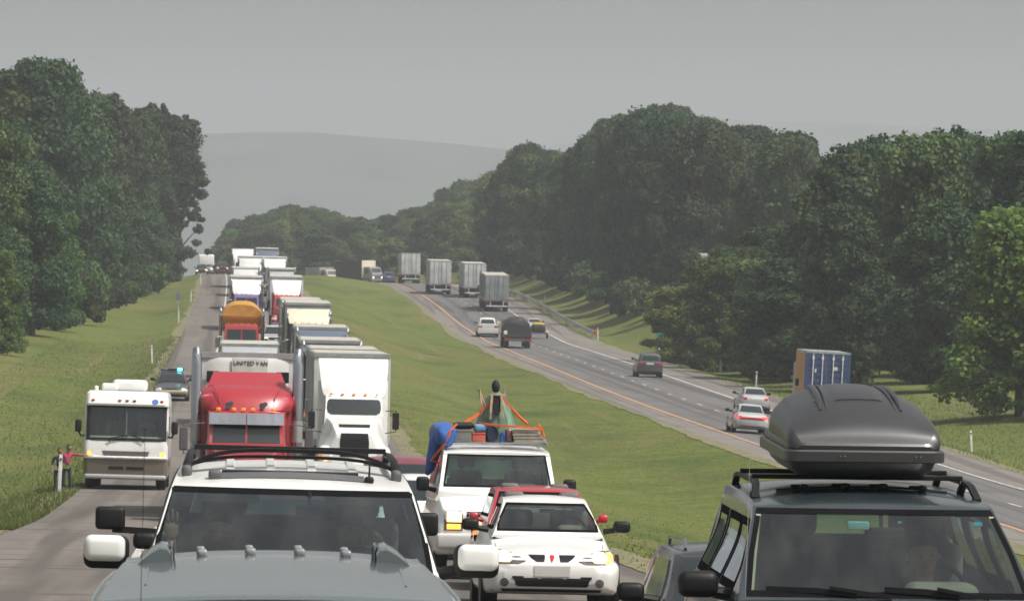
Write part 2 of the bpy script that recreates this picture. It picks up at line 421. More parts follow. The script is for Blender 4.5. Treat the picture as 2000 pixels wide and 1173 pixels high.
# ------------------------------------------------------------------ terrain
def table(t):
    xs = np.array([p[0] for p in t], float); ys = np.array([p[1] for p in t], float)
    def f(Y):
        i = int(np.clip(np.searchsorted(xs, Y) - 1, 0, len(xs) - 2)); Y = float(np.clip(Y, xs[0], xs[-1]))
        h = xs[i + 1] - xs[i]; t_ = (Y - xs[i]) / h
        def m(k):
            if k <= 0 or k >= len(xs) - 1: return 0 if k <= 0 else (ys[-1] - ys[-2]) / (xs[-1] - xs[-2])
            a = (ys[k] - ys[k - 1]) / (xs[k] - xs[k - 1]); b = (ys[k + 1] - ys[k]) / (xs[k + 1] - xs[k])
            return 0 if a * b <= 0 else 2 * a * b / (a + b)
        return ((2 * t_**3 - 3 * t_**2 + 1) * ys[i] + (t_**3 - 2 * t_**2 + t_) * h * m(i) + (-2 * t_**3 + 3 * t_**2) * ys[i + 1] + (t_**3 - t_**2) * h * m(i + 1))
    return f
DL = table([(-400, 3.15), (0, 3.15), (25, 3.105), (36, 3.0), (48, 3.75), (77, 4.5), (92, 4.95), (110, 5.4), (145, 6.5), (184, 7.35), (203, 7.75), (235, 7.95), (257, 7.95), (290, 7.85), (343, 7.6), (387, 7.35), (480, 6.6), (694, 4.75), (800, 4.0), (860, 3.95), (905, 4.4), (1000, 6.5), (1300, 16), (2500, 34), (12000, 40)])
DR = table([(-400, 8), (0, 9), (200, 9.0), (277, 9.0), (366, 9.0), (480, 9.0), (570, 8.95), (600, 8.55), (640, 7.7), (685, 6.65), (740, 5.75), (830, 4.95), (900, 5.7), (1000, 7.0), (1100, 8.5), (1400, 15), (2500, 34), (12000, 40)])
XY = table([(-400, 31), (0, 27), (200, 25), (277, 24), (366, 23.5), (480, 23.9), (570, 24.1), (640, 23.4), (685, 23.1), (740, 22.8), (830, 21.6), (900, 17.5), (960, 11), (1050, -2), (1200, -20), (12000, -60)])
OFF = table([(-400, 0), (200, 0), (290, .25), (480, .85), (700, 1.15), (860, .9), (950, -1), (1100, -8), (1400, -30), (12000, -100)])
CF = table([(-400, .10), (250, .10), (300, .07), (380, .045), (430, .034), (520, .02), (12000, .01)])
RW, RL, RSH = 7.3, 2.0, 3.3
def xl(Y): return -4.55 + OFF(Y)
def xr(Y): return 6.7 + OFF(Y)
def hL(X, Y): return H - DL(Y) - .02 * (X - .3 - OFF(Y))
def hR(X, Y): return H - DR(Y) - CF(Y) * (X - XY(Y))
def sm(t): t = min(1, max(0, t)); return t * t * (3 - 2 * t)
def crestbump(Y): return 1.15 * math.exp(-((Y - 790) / 75.0) ** 2) + .5 * math.exp(-((Y - 640) / 70.0) ** 2)
def und(X, Y): return .12 * math.sin(X * .21 + Y * .031) + .10 * math.sin(X * .09 - Y * .05 + 2)
def ground(X, Y):
    a, b, c, d = xl(Y), xr(Y), XY(Y) - RL, XY(Y) + RW + RSH
    if X < a:
        t = a - X; base = hL(a, Y)
        return base - .5 * sm(t / 3.5) + .95 * sm((t - 4) / 9) + max(0, t - 12) * .05 * math.exp(-t / 90) + und(X, Y) * sm(t / 6)
    if X <= b: return hL(X, Y)
    if X < c:
        t = (X - b) / max(1e-3, c - b); wd = c - b
        return (1 - sm(t)) * hL(b, Y) + sm(t) * hR(c, Y) + (-.7 * math.sin(math.pi * t) ** 2 + crestbump(Y) * math.sin(math.pi * t) ** 1.2) * min(1, wd / 8) + und(X, Y) * math.sin(math.pi * t)
    if X <= d: return hR(X, Y)
    t = X - d; k = sm((Y - 430) / 90)
    return hR(d, Y) - .35 * sm(t / 2.5) + (.5 + 2.2 * k) * sm((t - 2.5) / 9) + max(0, t - 10) * .05 * math.exp(-t / 120) + und(X, Y) * sm(t / 5)
YS = list(np.arange(-300, 0, 50)) + list(np.arange(0, 940, 4.0)) + list(np.geomspace(944, 11500, 60))
def ground_mat():
    m, n, o = newmat('mown roadside grass')
    p = principled(n, Roughness=.9); p.inputs['Specular IOR Level'].default_value = .15
    a, _ = noise_mix(n, (.15, .172, .04), (.098, .128, .028), .55, 8, .35, .65)
    b, _ = noise_mix(n, a, (.19, .155, .062), .11, 6, .5, .78, stretch=(1, .2, 1))
    c, _ = noise_mix(n, b, (.155, .175, .05), .035, 5, .48, .7, stretch=(1, .22, 1))
    c, _ = noise_mix(n, c, (.07, .10, .024), .22, 7, .51, .72, stretch=(1, .3, 1))
    c, _ = noise_mix(n, c, (.2, .165, .08), .8, 5, .6, .74, stretch=(1, .02, 1))
    d, nz = noise_mix(n, (.045, .065, .016), c, 4.2, 8, .28, .55)
    e, _ = noise_mix(n, d, (.27, .22, .12), 1.7, 9, .62, .8)
    n.links.new(e, p.inputs['Base Color'])
    tc = n.nodes.new('ShaderNodeTexCoord'); z2 = n.nodes.new('ShaderNodeTexNoise'); z2.inputs['Scale'].default_value = 7; z2.inputs['Detail'].default_value = 8
    n.links.new(tc.outputs['Object'], z2.inputs['Vector'])
    bp = n.nodes.new('ShaderNodeBump'); bp.inputs['Strength'].default_value = .8; bp.inputs['Distance'].default_value = .25
    n.links.new(z2.outputs['Fac'], bp.inputs['Height']); n.links.new(bp.outputs[0], p.inputs['Normal'])
    n.links.new(p.outputs[0], o.inputs[0]); return m
def road_mat(name, c1, c2, wheel=0):
    m, n, o = newmat(name)
    p = principled(n, Roughness=.85); p.inputs['Specular IOR Level'].default_value = .3
    a, _ = noise_mix(n, c1, c2, .35, 6, .35, .65, stretch=(1, .12, 1))
    b, _ = noise_mix(n, a, tuple(x * .72 for x in c2), 1.3, 8, .52, .72, stretch=(1, .04, 1))
    c, nz = noise_mix(n, b, tuple(min(1, x * 1.25) for x in c1), 30, 4, .45, .75)
    d, _ = noise_mix(n, c, tuple(x * .6 for x in c2), .9, 3, .60, .66, stretch=(.25, 1.0, 1))
    d, _ = noise_mix(n, d, tuple(x * .74 for x in c2), .75, 2, .50, .60, stretch=(1.3, .004, 1))
    d, _ = noise_mix(n, d, tuple(x * .5 for x in c2), 2.4, 2, .70, .72, stretch=(.12, 1.2, 1))
    n.links.new(d, p.inputs['Base Color'])
    bp = n.nodes.new('ShaderNodeBump'); bp.inputs['Strength'].default_value = .3; bp.inputs['Distance'].default_value = .02
    n.links.new(nz.outputs['Fac'], bp.inputs['Height']); n.links.new(bp.outputs[0], p.inputs['Normal'])
    n.links.new(p.outputs[0], o.inputs[0]); return m
def line_mat(name, c, wear=.55):
    m, n, o = newmat(name)
    p = principled(n, Roughness=.7)
    a, _ = noise_mix(n, c, (.22, .21, .2), 6, 8, wear, wear + .15)
    n.links.new(a, p.inputs['Base Color']); n.links.new(p.outputs[0], o.inputs[0]); return m
def strip(name, mat, fx0, fx1, h, y0, y1, dz, nx=1, step=4.0, label=None, thick=0):
    ys = [y0] + [y for y in YS if y0 < y < y1] + [y1]
    vs, fs = [], []
    for Y in ys:
        for k in range(nx + 1):
            X = fx0(Y) + (fx1(Y) - fx0(Y)) * k / nx; vs.append((X, Y, h(X, Y) + dz))
    for i in range(len(ys) - 1):
        for k in range(nx):
            q = i * (nx + 1) + k; fs.append((q, q + 1, q + nx + 2, q + nx + 1))
    return vs, fs
def sheet(name, mat, strips):
    m = MB()
    for vs, fs in strips: m.add(vs, fs)
    me = bpy.data.meshes.new(name); me.from_pydata(m.v, [], m.f); me.materials.append(mat)
    o = bpy.data.objects.new(name, me); link(o); o['kind'] = 'structure'
    for p in me.polygons: p.use_smooth = True
    return o
def build_ground():
    vs, fs = [], []; cols = None
    for Y in YS:
        a, b, c, d = xl(Y), xr(Y), XY(Y) - RL, XY(Y) + RW + RSH
        c = max(c, b + .6); d = max(d, c + 1)
        far = 3500 if Y > 1500 else 700
        L = [a - t for t in (far, far * .5, 250, 120, 70, 50, 36, 28, 22, 18, 15, 12.5, 10.5, 9, 7.5, 6, 4.5, 3.2, 2, 1)]
        Mx = [b + (c - b) * t for t in np.linspace(0, 1, 15)[1:-1]]
        Rr = [d + t for t in (1, 2, 3, 4.5, 6, 8, 10, 12.5, 15, 19, 24, 30, 40, 55, 80, 130, 250, far * .5, far)]
        xs = [(x, 0) for x in L] + [(a, -.012), (a + .3, -.12), (b - .3, -.12), (b, -.012)] + [(x, 0) for x in Mx] + [(c, -.012), (c + .3, -.12), (d - .3, -.12), (d, -.012)] + [(x, 0) for x in Rr]
        cols = len(xs)
        for x, dz in xs: vs.append((x, Y, ground(x, Y) + dz))
    for i in range(len(YS) - 1):
        for k in range(cols - 1):
            q = i * cols + k; fs.append((q, q + 1, q + cols + 1, q + cols))
    me = bpy.data.meshes.new('ground'); me.from_pydata(vs, [], fs); me.materials.append(ground_mat())
    o = bpy.data.objects.new('ground', me); link(o); o['kind'] = 'structure'
    for p in me.polygons: p.use_smooth = True
build_ground()
asph = road_mat('worn pale asphalt', (.155, .138, .122), (.125, .112, .10))
asph2 = road_mat('grey asphalt', (.135, .13, .128), (.105, .102, .102))
shld = road_mat('shoulder asphalt', (.185, .168, .152), (.15, .136, .124))
yl = line_mat('worn orange yellow line', (.6, .26, .07), .46)
wl = line_mat('worn white line', (.6, .58, .55), .44)
EY = 1150
sheet('near_carriageway_road', asph, [strip('', 0, lambda Y: xl(Y), lambda Y: xr(Y), hL, -300, EY, 0, 6)])
sheet('far_carriageway_road', asph2, [strip('', 0, lambda Y: XY(Y) - .35, lambda Y: XY(Y) + RW + .3, hR, -300, EY, 0, 6)])
sheet('far_carriageway_shoulder', shld, [strip('', 0, lambda Y: XY(Y) - RL, lambda Y: XY(Y) - .35, hR, -300, EY, 0, 2), strip('', 0, lambda Y: XY(Y) + RW + .3, lambda Y: XY(Y) + RW + RSH, hR, -300, EY, 0, 2)])
def ln(off0, wd, h, y0=-300, y1=EY, base=None): return strip('', 0, lambda Y: base(Y) + off0, lambda Y: base(Y) + off0 + wd, h, y0, y1, .006)
b0 = lambda Y: OFF(Y); b1 = lambda Y: XY(Y)
o = sheet('yellow_edge_line', yl, [ln(5.45, .16, hL, base=b0)])
sheet('yellow_edge_line', yl, [ln(-.1, .2, hR, base=b1)])
sheet('white_edge_line', wl, [ln(-1.65, .14, hL, base=b0)])
sheet('white_edge_line', wl, [ln(RW, .2, hR, base=b1)])
sheet('lane_dashes', wl, [ln(1.98, .14, hL, y, y + 3.05, b0) for y in np.arange(4, 900, 12.2)])
sheet('lane_dashes', wl, [ln(RW / 2 + .02, .15, hR, y, y + 3.05, b1) for y in np.arange(-96, 1000, 12.2)])

# ragged strip of dry grass and grit where the verge meets the pavement
def ragged(fx, side, y0, y1, step, seed):
    r_ = random.Random(seed); vs, fs = [], []; ys = list(np.arange(y0, y1, step)); w0 = .3
    for Y in ys:
        w0 = min(.75, max(.08, w0 + r_.uniform(-.14, .14))); k = r_.uniform(.02, .12); x0 = fx(Y)
        for X in (x0 - side * k, x0 + side * w0): vs.append((X, Y, (max(ground(x0 - side * .01, Y), ground(X, Y)) if side * (X - x0) < 0 else ground(X, Y)) + .012))
    for i in range(len(ys) - 1): fs.append((2 * i, 2 * i + 1, 2 * i + 3, 2 * i + 2))
    return vs, fs
gm, gn_, go_ = newmat('dry grass and grit'); gp = principled(gn_, Roughness=.95)
ga_, _ = noise_mix(gn_, (.2, .165, .1), (.13, .13, .06), 1.1, 6, .4, .6); gb_, _ = noise_mix(gn_, ga_, (.09, .105, .035), 3.5, 6, .5, .7); gn_.links.new(gb_, gp.inputs['Base Color']); gn_.links.new(gp.outputs[0], go_.inputs[0])
sheet('verge_soil', gm, [ragged(xl, -1, 110, 860, 1.3, 1), ragged(xr, 1, 70, 860, 1.3, 2), ragged(lambda Y: XY(Y) - RL, -1, 150, 900, 1.3, 3), ragged(lambda Y: XY(Y) + RW + RSH, 1, 150, 900, 1.3, 4)])

# tall grass and weeds along the verges near enough to show as blades
def grass_tufts():
    r = np.random.RandomState(3); N = 52000; vs = []; fs = []
    cnt = 0
    def add(X, Y, hgt, wdt):
        z = ground(X, Y) - .02
        a = r.rand() * 6.28; b = len(vs); lx, ly = r.uniform(-.5, .5, 2) * hgt
        vs.extend([(X - math.cos(a) * wdt, Y - math.sin(a) * wdt, z), (X + math.cos(a) * wdt, Y + math.sin(a) * wdt, z), (X + lx, Y + ly, z + hgt)]); fs.append((b, b + 1, b + 2))
    for i in range(30000):
        Y = 125 + r.rand() ** 1.9 * 330; t = r.rand() ** 1.6 * 9; X = xl(Y) - t + .1
        add(X, Y, r.uniform(.05, .17) * (1.4 if r.rand() < .12 else 1), r.uniform(.01, .035))
    for i in range(20000):
        Y = 78 + r.rand() ** 1.8 * 300; t = r.rand() ** 1.3; X = xr(Y) + t * (XY(Y) - RL - xr(Y))
        add(X, Y, r.uniform(.03, .09), r.uniform(.008, .025))
    for i in range(12000):
        Y = 200 + r.rand() * 240; X = XY(Y) + RW + RSH + r.rand() * 9
        add(X, Y, r.uniform(.06, .2), r.uniform(.015, .04))
    me = bpy.data.meshes.new('grass'); me.from_pydata(vs, [], fs)
    m, n, o = newmat('grass blades')
    p = principled(n, Roughness=.8)
    a, _ = noise_mix(n, (.15, .18, .05), (.10, .135, .034), .6, 5)
    b, _ = noise_mix(n, a, (.2, .18, .08), 2.3, 5, .6, .8); n.links.new(b, p.inputs['Base Color'])
    t = n.nodes.new('ShaderNodeBsdfTranslucent'); n.links.new(b, t.inputs['Color']); ms = n.nodes.new('ShaderNodeMixShader'); ms.inputs[0].default_value = .5
    n.links.new(p.outputs[0], ms.inputs[1]); n.links.new(t.outputs[0], ms.inputs[2]); n.links.new(ms.outputs[0], o.inputs[0])
    me.materials.append(m); ob = bpy.data.objects.new('grass', me); link(ob); tag(ob, 'blades of rough grass growing along the verges and the median', None, None, 'stuff')
grass_tufts()

# distant wooded ridges
def ridge(name, Y0, prof, depth, seed, wobble=3):
    r = random.Random(seed); xs = np.linspace(-3600, 4200, 260); vs = []; fs = []
    px = [p[0] for p in prof]; py = [p[1] for p in prof]; nr = 14
    ph = [r.uniform(0, 6) for _ in range(8)]
    for k in range(nr):
        t = k / (nr - 1)
        for x in xs:
            scr = 450 + F * x / Y0; yt = np.interp(scr, px, py); top = H + (480 - yt) * Y0 / F
            top += sum(math.sin(x * (.006 * (i + 1.3)) + ph[i]) * wobble / (i + 1.5) for i in range(8))
            f = math.sin(math.pi * min(1, t * .75 + .0) / 1.5) if t < 1 else 1
            z = -40 + (top + 40) * sm(t) + (sum(math.sin(x * .011 * (i + 1) + t * 7 + ph[i]) for i in range(5)) * 2.2 * math.sin(math.pi * t))
            vs.append((x, Y0 - depth * (1 - t), z))
    n = len(xs)
    for k in range(nr):   # back slope
        pass
    for x in xs: vs.append((x, Y0 + depth, -45))
    for k in range(nr):
        for i in range(n - 1):
            q = k * n + i; fs.append((q, q + 1, q + n + 1, q + n))
    me = bpy.data.meshes.new(name); me.from_pydata(vs, [], fs)
    m, nn, o = newmat(name + ' woods'); p = principled(nn, Roughness=.95)
    a, _ = noise_mix(nn, (.012, .022, .022), (.04, .052, .042), .012, 8, .4, .6); nn.links.new(a, p.inputs['Base Color']); nn.links.new(p.outputs[0], o.inputs[0])
    me.materials.append(m); ob = bpy.data.objects.new(name, me); link(ob); ob['kind'] = 'structure'
    for p_ in me.polygons: p_.use_smooth = True
ridge('hills', 5400, [(-4000, 300), (0, 285), (300, 268), (430, 262), (520, 259), (620, 258), (720, 266), (800, 274), (900, 283), (1000, 291), (1150, 310), (1400, 345), (2200, 420), (5000, 440)], 900, 3, 1.5)
ridge('hills', 7400, [(-4000, 330), (600, 330), (1000, 300), (1200, 262), (1390, 232), (1480, 238), (1600, 240), (1750, 244), (1850, 248), (2000, 249), (2300, 246), (5000, 262)], 900, 5, 1.5)

# ------------------------------------------------------------------ haze
HB = MB(); HB.box((0, 4650, 90), (9600, 10200, 330))
hz = HB.build('haze', 'glass'); hz['kind'] = 'stuff'
m, n, o_ = newmat('haze air'); pv = n.nodes.new('ShaderNodeVolumePrincipled')
pv.inputs['Color'].default_value = (.635, .665, .73, 1); pv.inputs['Density'].default_value = 2.25e-4; pv.inputs['Anisotropy'].default_value = 0.0
n.links.new(pv.outputs[0], o_.inputs['Volume']); hz.data.materials.clear(); hz.data.materials.append(m)
# ------------------------------------------------------------------ trees
def leaf_mat(name, c1, c2, c3, trans=.25):
    m, n, o = newmat(name)
    p = principled(n, Roughness=.7); p.inputs['Specular IOR Level'].default_value = .25
    a, _ = noise_mix(n, c1, c2, .55, 5, .38, .62)
    b, _ = noise_mix(n, a, c3, .9, 3, .48, .68)
    oi = n.nodes.new('ShaderNodeObjectInfo')
    hs = n.nodes.new('ShaderNodeHueSaturation')
    mr = n.nodes.new('ShaderNodeMapRange'); mr.inputs['To Min'].default_value = .47; mr.inputs['To Max'].default_value = .52; n.links.new(oi.outputs['Random'], mr.inputs['Value']); n.links.new(mr.outputs[0], hs.inputs['Hue'])
    mv = n.nodes.new('ShaderNodeMath'); mv.operation = 'MULTIPLY'; mv.inputs[1].default_value = 7.31; n.links.new(oi.outputs['Random'], mv.inputs[0])
    fr = n.nodes.new('ShaderNodeMath'); fr.operation = 'FRACT'; n.links.new(mv.outputs[0], fr.inputs[0])
    mr2 = n.nodes.new('ShaderNodeMapRange'); mr2.inputs['To Min'].default_value = .65; mr2.inputs['To Max'].default_value = 1.55; n.links.new(fr.outputs[0], mr2.inputs['Value']); n.links.new(mr2.outputs[0], hs.inputs['Value'])
    n.links.new(b, hs.inputs['Color']); n.links.new(hs.outputs[0], p.inputs['Base Color'])
    t = n.nodes.new('ShaderNodeBsdfTranslucent'); n.links.new(hs.outputs[0], t.inputs['Color'])
    ms = n.nodes.new('ShaderNodeMixShader'); ms.inputs[0].default_value = trans
    n.links.new(p.outputs[0], ms.inputs[1]); n.links.new(t.outputs[0], ms.inputs[2]); n.links.new(ms.outputs[0], o.inputs[0])
    return m
LM = {
 'dark': leaf_mat('dark leaves', (.021, .05, .023), (.032, .068, .027), (.062, .10, .034)),
 'mid': leaf_mat('mid green leaves', (.033, .074, .024), (.053, .098, .029), (.092, .137, .038)),
 'olive': leaf_mat('olive brown leaves', (.036, .058, .025), (.055, .072, .03), (.034, .068, .025)),
 'bright': leaf_mat('fresh green leaves', (.085, .14, .028), (.13, .19, .04), (.05, .095, .024), .4),
 'light': leaf_mat('yellow green leaves', (.06, .1, .024), (.09, .13, .03), (.13, .165, .04)),
 'pine': leaf_mat('needles', (.03, .05, .022), (.042, .06, .024), (.025, .042, .02), .1),
}
bark = solid('bark', (.09, .075, .06), .9, vary=.5, vscale=6, bump=.5)
def crown_mesh(name, kind, mat, seed, n_leaf, size):
    """leaf clumps spread over many uneven lobes; unit crown: radius about 1, height 0..1 scaled by rx and hz"""
    r = np.random.RandomState(seed)
    h, rad = kind['h'], kind['r']; lobes = []
    limbs = []
    for i in range(kind['lobes']):
        t = r.rand() ** kind.get('bias', .9); z = kind['low'] * h + (1 - kind['low']) * h * t
        env = kind['env'](t) * rad
        a = r.rand() * 6.283; d = env * (.35 + .5 * r.rand()) if i > 2 else 0
        lr = rad * r.uniform(.14, .34) * kind.get('lr', 1)
        if i < 3: z = h * (.6 + .12 * i); lr = rad * .5
        z = min(z, h - lr * .7)
        lobes.append((math.cos(a) * d, math.sin(a) * d, z, lr)); limbs.append((math.cos(a) * d, math.sin(a) * d, z))
    for i in range(int(kind['lobes'] * .32)):      # small sprays that break the outline
        x, y, z, lr = lobes[r.randint(len(lobes))]; a = r.rand() * 6.283; u_ = r.uniform(-.2, 1.0); q_ = lr * r.uniform(.9, 1.35)
        k_ = math.sqrt(max(0, 1 - u_ * u_)); lobes.append((x + q_ * k_ * math.cos(a), y + q_ * k_ * math.sin(a), min(h * 1.03, z + q_ * u_), rad * r.uniform(.05, .11)))
    w_ = np.array([l[3] ** 2 for l in lobes]); w_ /= w_.sum()
    idx = r.choice(len(lobes), n_leaf, p=w_); L = np.array(lobes)[idx]
    u = r.normal(size=(n_leaf, 3)); u /= np.linalg.norm(u, axis=1)[:, None]
    flat = kind.get('flat', .8)
    rr = L[:, 3] * (.6 + .45 * r.rand(n_leaf) ** .6 + (r.rand(n_leaf) < .08) * .18)
    rr *= 1 + .22 * np.sin(u[:, 0] * 9 + L[:, 0] * 3) * np.sin(u[:, 2] * 8 + L[:, 1])
    P = L[:, :3] + u * rr[:, None] * np.array([1, 1, flat])
    # drop clumps deep inside other lobes
    keep = P[:, 2] > kind.get('floor', .02) * h
    P, u = P[keep], u[keep]; n = len(P)
    nrm = u * .55 + r.normal(size=(n, 3)) * .5; nrm[:, 2] += .25; nrm /= np.linalg.norm(nrm, axis=1)[:, None]
    a = np.cross(nrm, r.normal(size=(n, 3))); a /= np.linalg.norm(a, axis=1)[:, None]; b = np.cross(nrm, a)
    s = (size * (.6 + .8 * r.rand(n)))[:, None]
    el = kind.get('el', 1.0)
    q = np.stack([P - a * s * el - b * s * .35, P + a * s * .25 * el - b * s * .7, P + a * s * el + b * s * .3, P - a * s * .2 * el + b * s * .75], axis=1).reshape(-1, 3)
    me = bpy.data.meshes.new(name)
    me.vertices.add(len(q)); me.vertices.foreach_set('co', q.ravel())
    me.loops.add(len(q)); me.loops.foreach_set('vertex_index', np.arange(len(q), dtype=np.int32))
    me.polygons.add(n); me.polygons.foreach_set('loop_start', np.arange(0, len(q), 4, dtype=np.int32)); me.polygons.foreach_set('loop_total', np.full(n, 4, dtype=np.int32))
    me.update(); me.validate(); me.materials.append(mat)
    return me, limbs
def trunk_mesh(name, h, r0, limbs, seed):
    r = random.Random(seed); m = MB()
    path = [(0, 0, -.5), (r.uniform(-.1, .1), r.uniform(-.1, .1), h * .25), (r.uniform(-.3, .3), r.uniform(-.3, .3), h * .55), (r.uniform(-.4, .4), r.uniform(-.4, .4), h * .86)]
    m.tube(path, [r0 * 1.2, r0, r0 * .65, r0 * .15], 8)
    for (x, y, z) in limbs[::2]:
        zb = max(h * .15, z - math.hypot(x, y) * .9); m.tube([(0, 0, zb), (x * .5, y * .5, (zb + z) / 2 + .2), (x * .92, y * .92, z)], [r0 * .4, r0 * .25, r0 * .08], 5)
    me_o = m.build(name, bark, None, smooth=True); me = me_o.data; bpy.data.objects.remove(me_o); return me
round_env = lambda t: math.sin(math.pi * min(1, .18 + .82 * t)) ** .6 * .95
cone_env = lambda t: 1.05 - .85 * t
col_env = lambda t: .9 - .35 * t * t
KINDS_T = {
 'oak_a': (dict(h=20, r=6.2, lobes=95, low=.1, env=round_env), 'dark', 40000, .20),
 'oak_b': (dict(h=20, r=5.2, lobes=85, low=.08, env=round_env), 'mid', 38000, .20),
 'oak_c': (dict(h=20, r=6.0, lobes=105, low=.12, env=col_env), 'olive', 40000, .195),
 'oak_d': (dict(h=20, r=5.6, lobes=110, low=.05, env=col_env, lr=.85), 'dark', 40000, .195),
 'near_a': (dict(h=14, r=4.6, lobes=120, low=.06, env=col_env, lr=.85), 'mid', 42000, .14),
 'near_b': (dict(h=14, r=4.4, lobes=130, low=.04, env=round_env, lr=.8), 'dark', 42000, .14),
 'fresh': (dict(h=10, r=4.0, lobes=120, low=.0, env=cone_env, lr=.75), 'bright', 22000, .13),
 'ragged': (dict(h=22, r=5.2, lobes=75, low=.16, env=lambda t: 1.0 - .45 * t, lr=.5, flat=.7, el=1.3, floor=.1), 'pine', 24000, .18),
 'far_light': (dict(h=20, r=5.2, lobes=80, low=.05, env=round_env), 'light', 34000, .205),
 'near_light': (dict(h=14, r=4.6, lobes=110, low=.04, env=col_env, lr=.85), 'light', 38000, .14),
 'bush': (dict(h=3, r=2.4, lobes=18, low=.1, env=round_env, lr=1.1), 'mid', 5000, .16),
 'bush_dark': (dict(h=3, r=2.6, lobes=18, low=.1, env=round_env, lr=1.1), 'dark', 5000, .17),
}
PROTO = {}
for i, (k, (kd, mt, nl, sz)) in enumerate(KINDS_T.items()):
    cm, limbs = crown_mesh('crown', kd, LM[mt], 11 + i, nl, sz)
    PROTO[k] = (cm, trunk_mesh('trunk', kd['h'], kd['h'] * .016 + .05, limbs, i), kd)
def tree(kind, X, Y, height, wide, label, group, name='leafy_tree', cat='tree'):
    cm, tm, kd = PROTO[kind]
    root = empty(name, label, cat, group); root.location = (X, Y, ground(X, Y) - .1)
    root.rotation_euler = (0, 0, rnd.random() * 6.28)
    root.scale = (wide / kd['r'], wide / kd['r'], height / kd['h'])
    t = bpy.data.objects.new('trunk', tm); link(t, root)
    c = bpy.data.objects.new('crown', cm); link(c, root)
    return root
def out_fn(pts):
    a = [p[0] for p in pts]; b = [p[1] for p in pts]; return lambda x: float(np.interp(x, a, b))
def depth_at(X, Y): return H - ground(X, Y)
def hfor(X, Y, f, cut=0):
    s = F / Y; return depth_at(X, Y) + (480 - f(450 + X * s)) / s - cut
# --- left wood
LW = out_fn([(-300, 130), (0, 128), (50, 108), (110, 120), (160, 165), (210, 190), (250, 210), (290, 200), (330, 200), (380, 235), (430, 300)])
gl = 'trees of the wood left of the road'
for (X, Y, kd, wd, ct) in [(-17, 560, 'oak_a', 6.0, 0), (-22, 545, 'oak_b', 6, 0), (-27, 560, 'oak_d', 6, 0), (-19.5, 585, 'oak_c', 5.5, 1.5), (-14.5, 590, 'oak_d', 5.0, 1.5), (-14, 628, 'oak_c', 5.2, 0.5), (-18, 640, 'oak_a', 6, 0), (-11.8, 665, 'oak_c', 4.6, .5), (-15.5, 690, 'oak_b', 5.5, 0), (-10.2, 700, 'oak_d', 4.4, .5), (-14, 730, 'oak_a', 5, 0), (-24, 600, 'oak_a', 6, 0), (-31, 600, 'oak_c', 6, 0), (-12.5, 770, 'oak_a', 5, 1.5), (-17.5, 530, 'oak_d', 4.2, 9), (-13.2, 610, 'oak_a', 3.8, 10), (-11.4, 650, 'oak_d', 3.6, 9), (-9.8, 690, 'oak_a', 3.4, 9), (-20.5, 512, 'oak_a', 4.5, 8), (-34, 560, 'oak_b', 6, 0), (-9.2, 745, 'oak_d', 3.8, 3)]:
    tree(kd, X, Y, max(6, hfor(X, Y, LW, ct + rnd.uniform(0, .8))), wd, {'oak_a': 'dark rounded leafy tree in the wood left of the shoulder', 'oak_b': 'mid green leafy tree in the wood left of the shoulder', 'oak_c': 'olive brown leafy tree in the wood left of the shoulder', 'oak_d': 'tall dark full leafy tree in the wood left of the shoulder'}[kd], gl)
for i, (X, Y, h_, wd) in enumerate([(-8.2, 735, 21.0, 4.3), (-6.6, 790, 21.5, 5.2), (-8.5, 800, 19, 4.5), (-10, 780, 22.5, 4.5)]):
    tree('ragged', X, Y, h_, wd, ['ragged dark pine at the right end of the left wood, one in from the edge', 'ragged dark pine with open branches reaching over the left shoulder', 'dark pine half hidden behind the overhanging pine on the left', 'tallest dark pine near the right end of the left wood'][i], gl, 'pine_tree')
ga = 'trees standing nearest on the left'
tree('near_a', -17.6, 445, 15.4, 4.4, 'mid green tree at the left edge of the picture, nearest of the left trees', ga)
tree('near_b', -14.6, 452, 12.2, 3.5, 'dark leafy tree just right of the nearest left tree', ga)
tree('near_a', -13.4, 470, 9.0, 2.6, 'smaller green tree where the nearest left trees meet the wood', ga)
tree('near_b', -16.2, 425, 8.2, 3.0, 'low dark tree in front of the nearest left tree', ga)
tree('near_a', -21, 430, 14, 4.5, 'green tree cut off by the left edge of the picture', ga)
tree('near_light', -14.9, 392, 6.6, 2.1, 'round yellow green bush at the left edge above the grass', ga, 'bush', 'bush')
gb = 'undergrowth bushes along the foot of the left wood'
for i in range(24):
    t = i / 23; Y = 480 + t * 330; X = -12.6 + t * 6.0 - rnd.uniform(0, 1.2) + .6 * math.sin(i)
    tree('bush' if i % 3 else 'bush_dark', X, Y, rnd.uniform(2.0, 4.2), rnd.uniform(1.3, 2.2), 'green undergrowth bush at the foot of the left wood' if i % 3 else 'dark undergrowth bush at the foot of the left wood', gb, 'bush', 'bush')
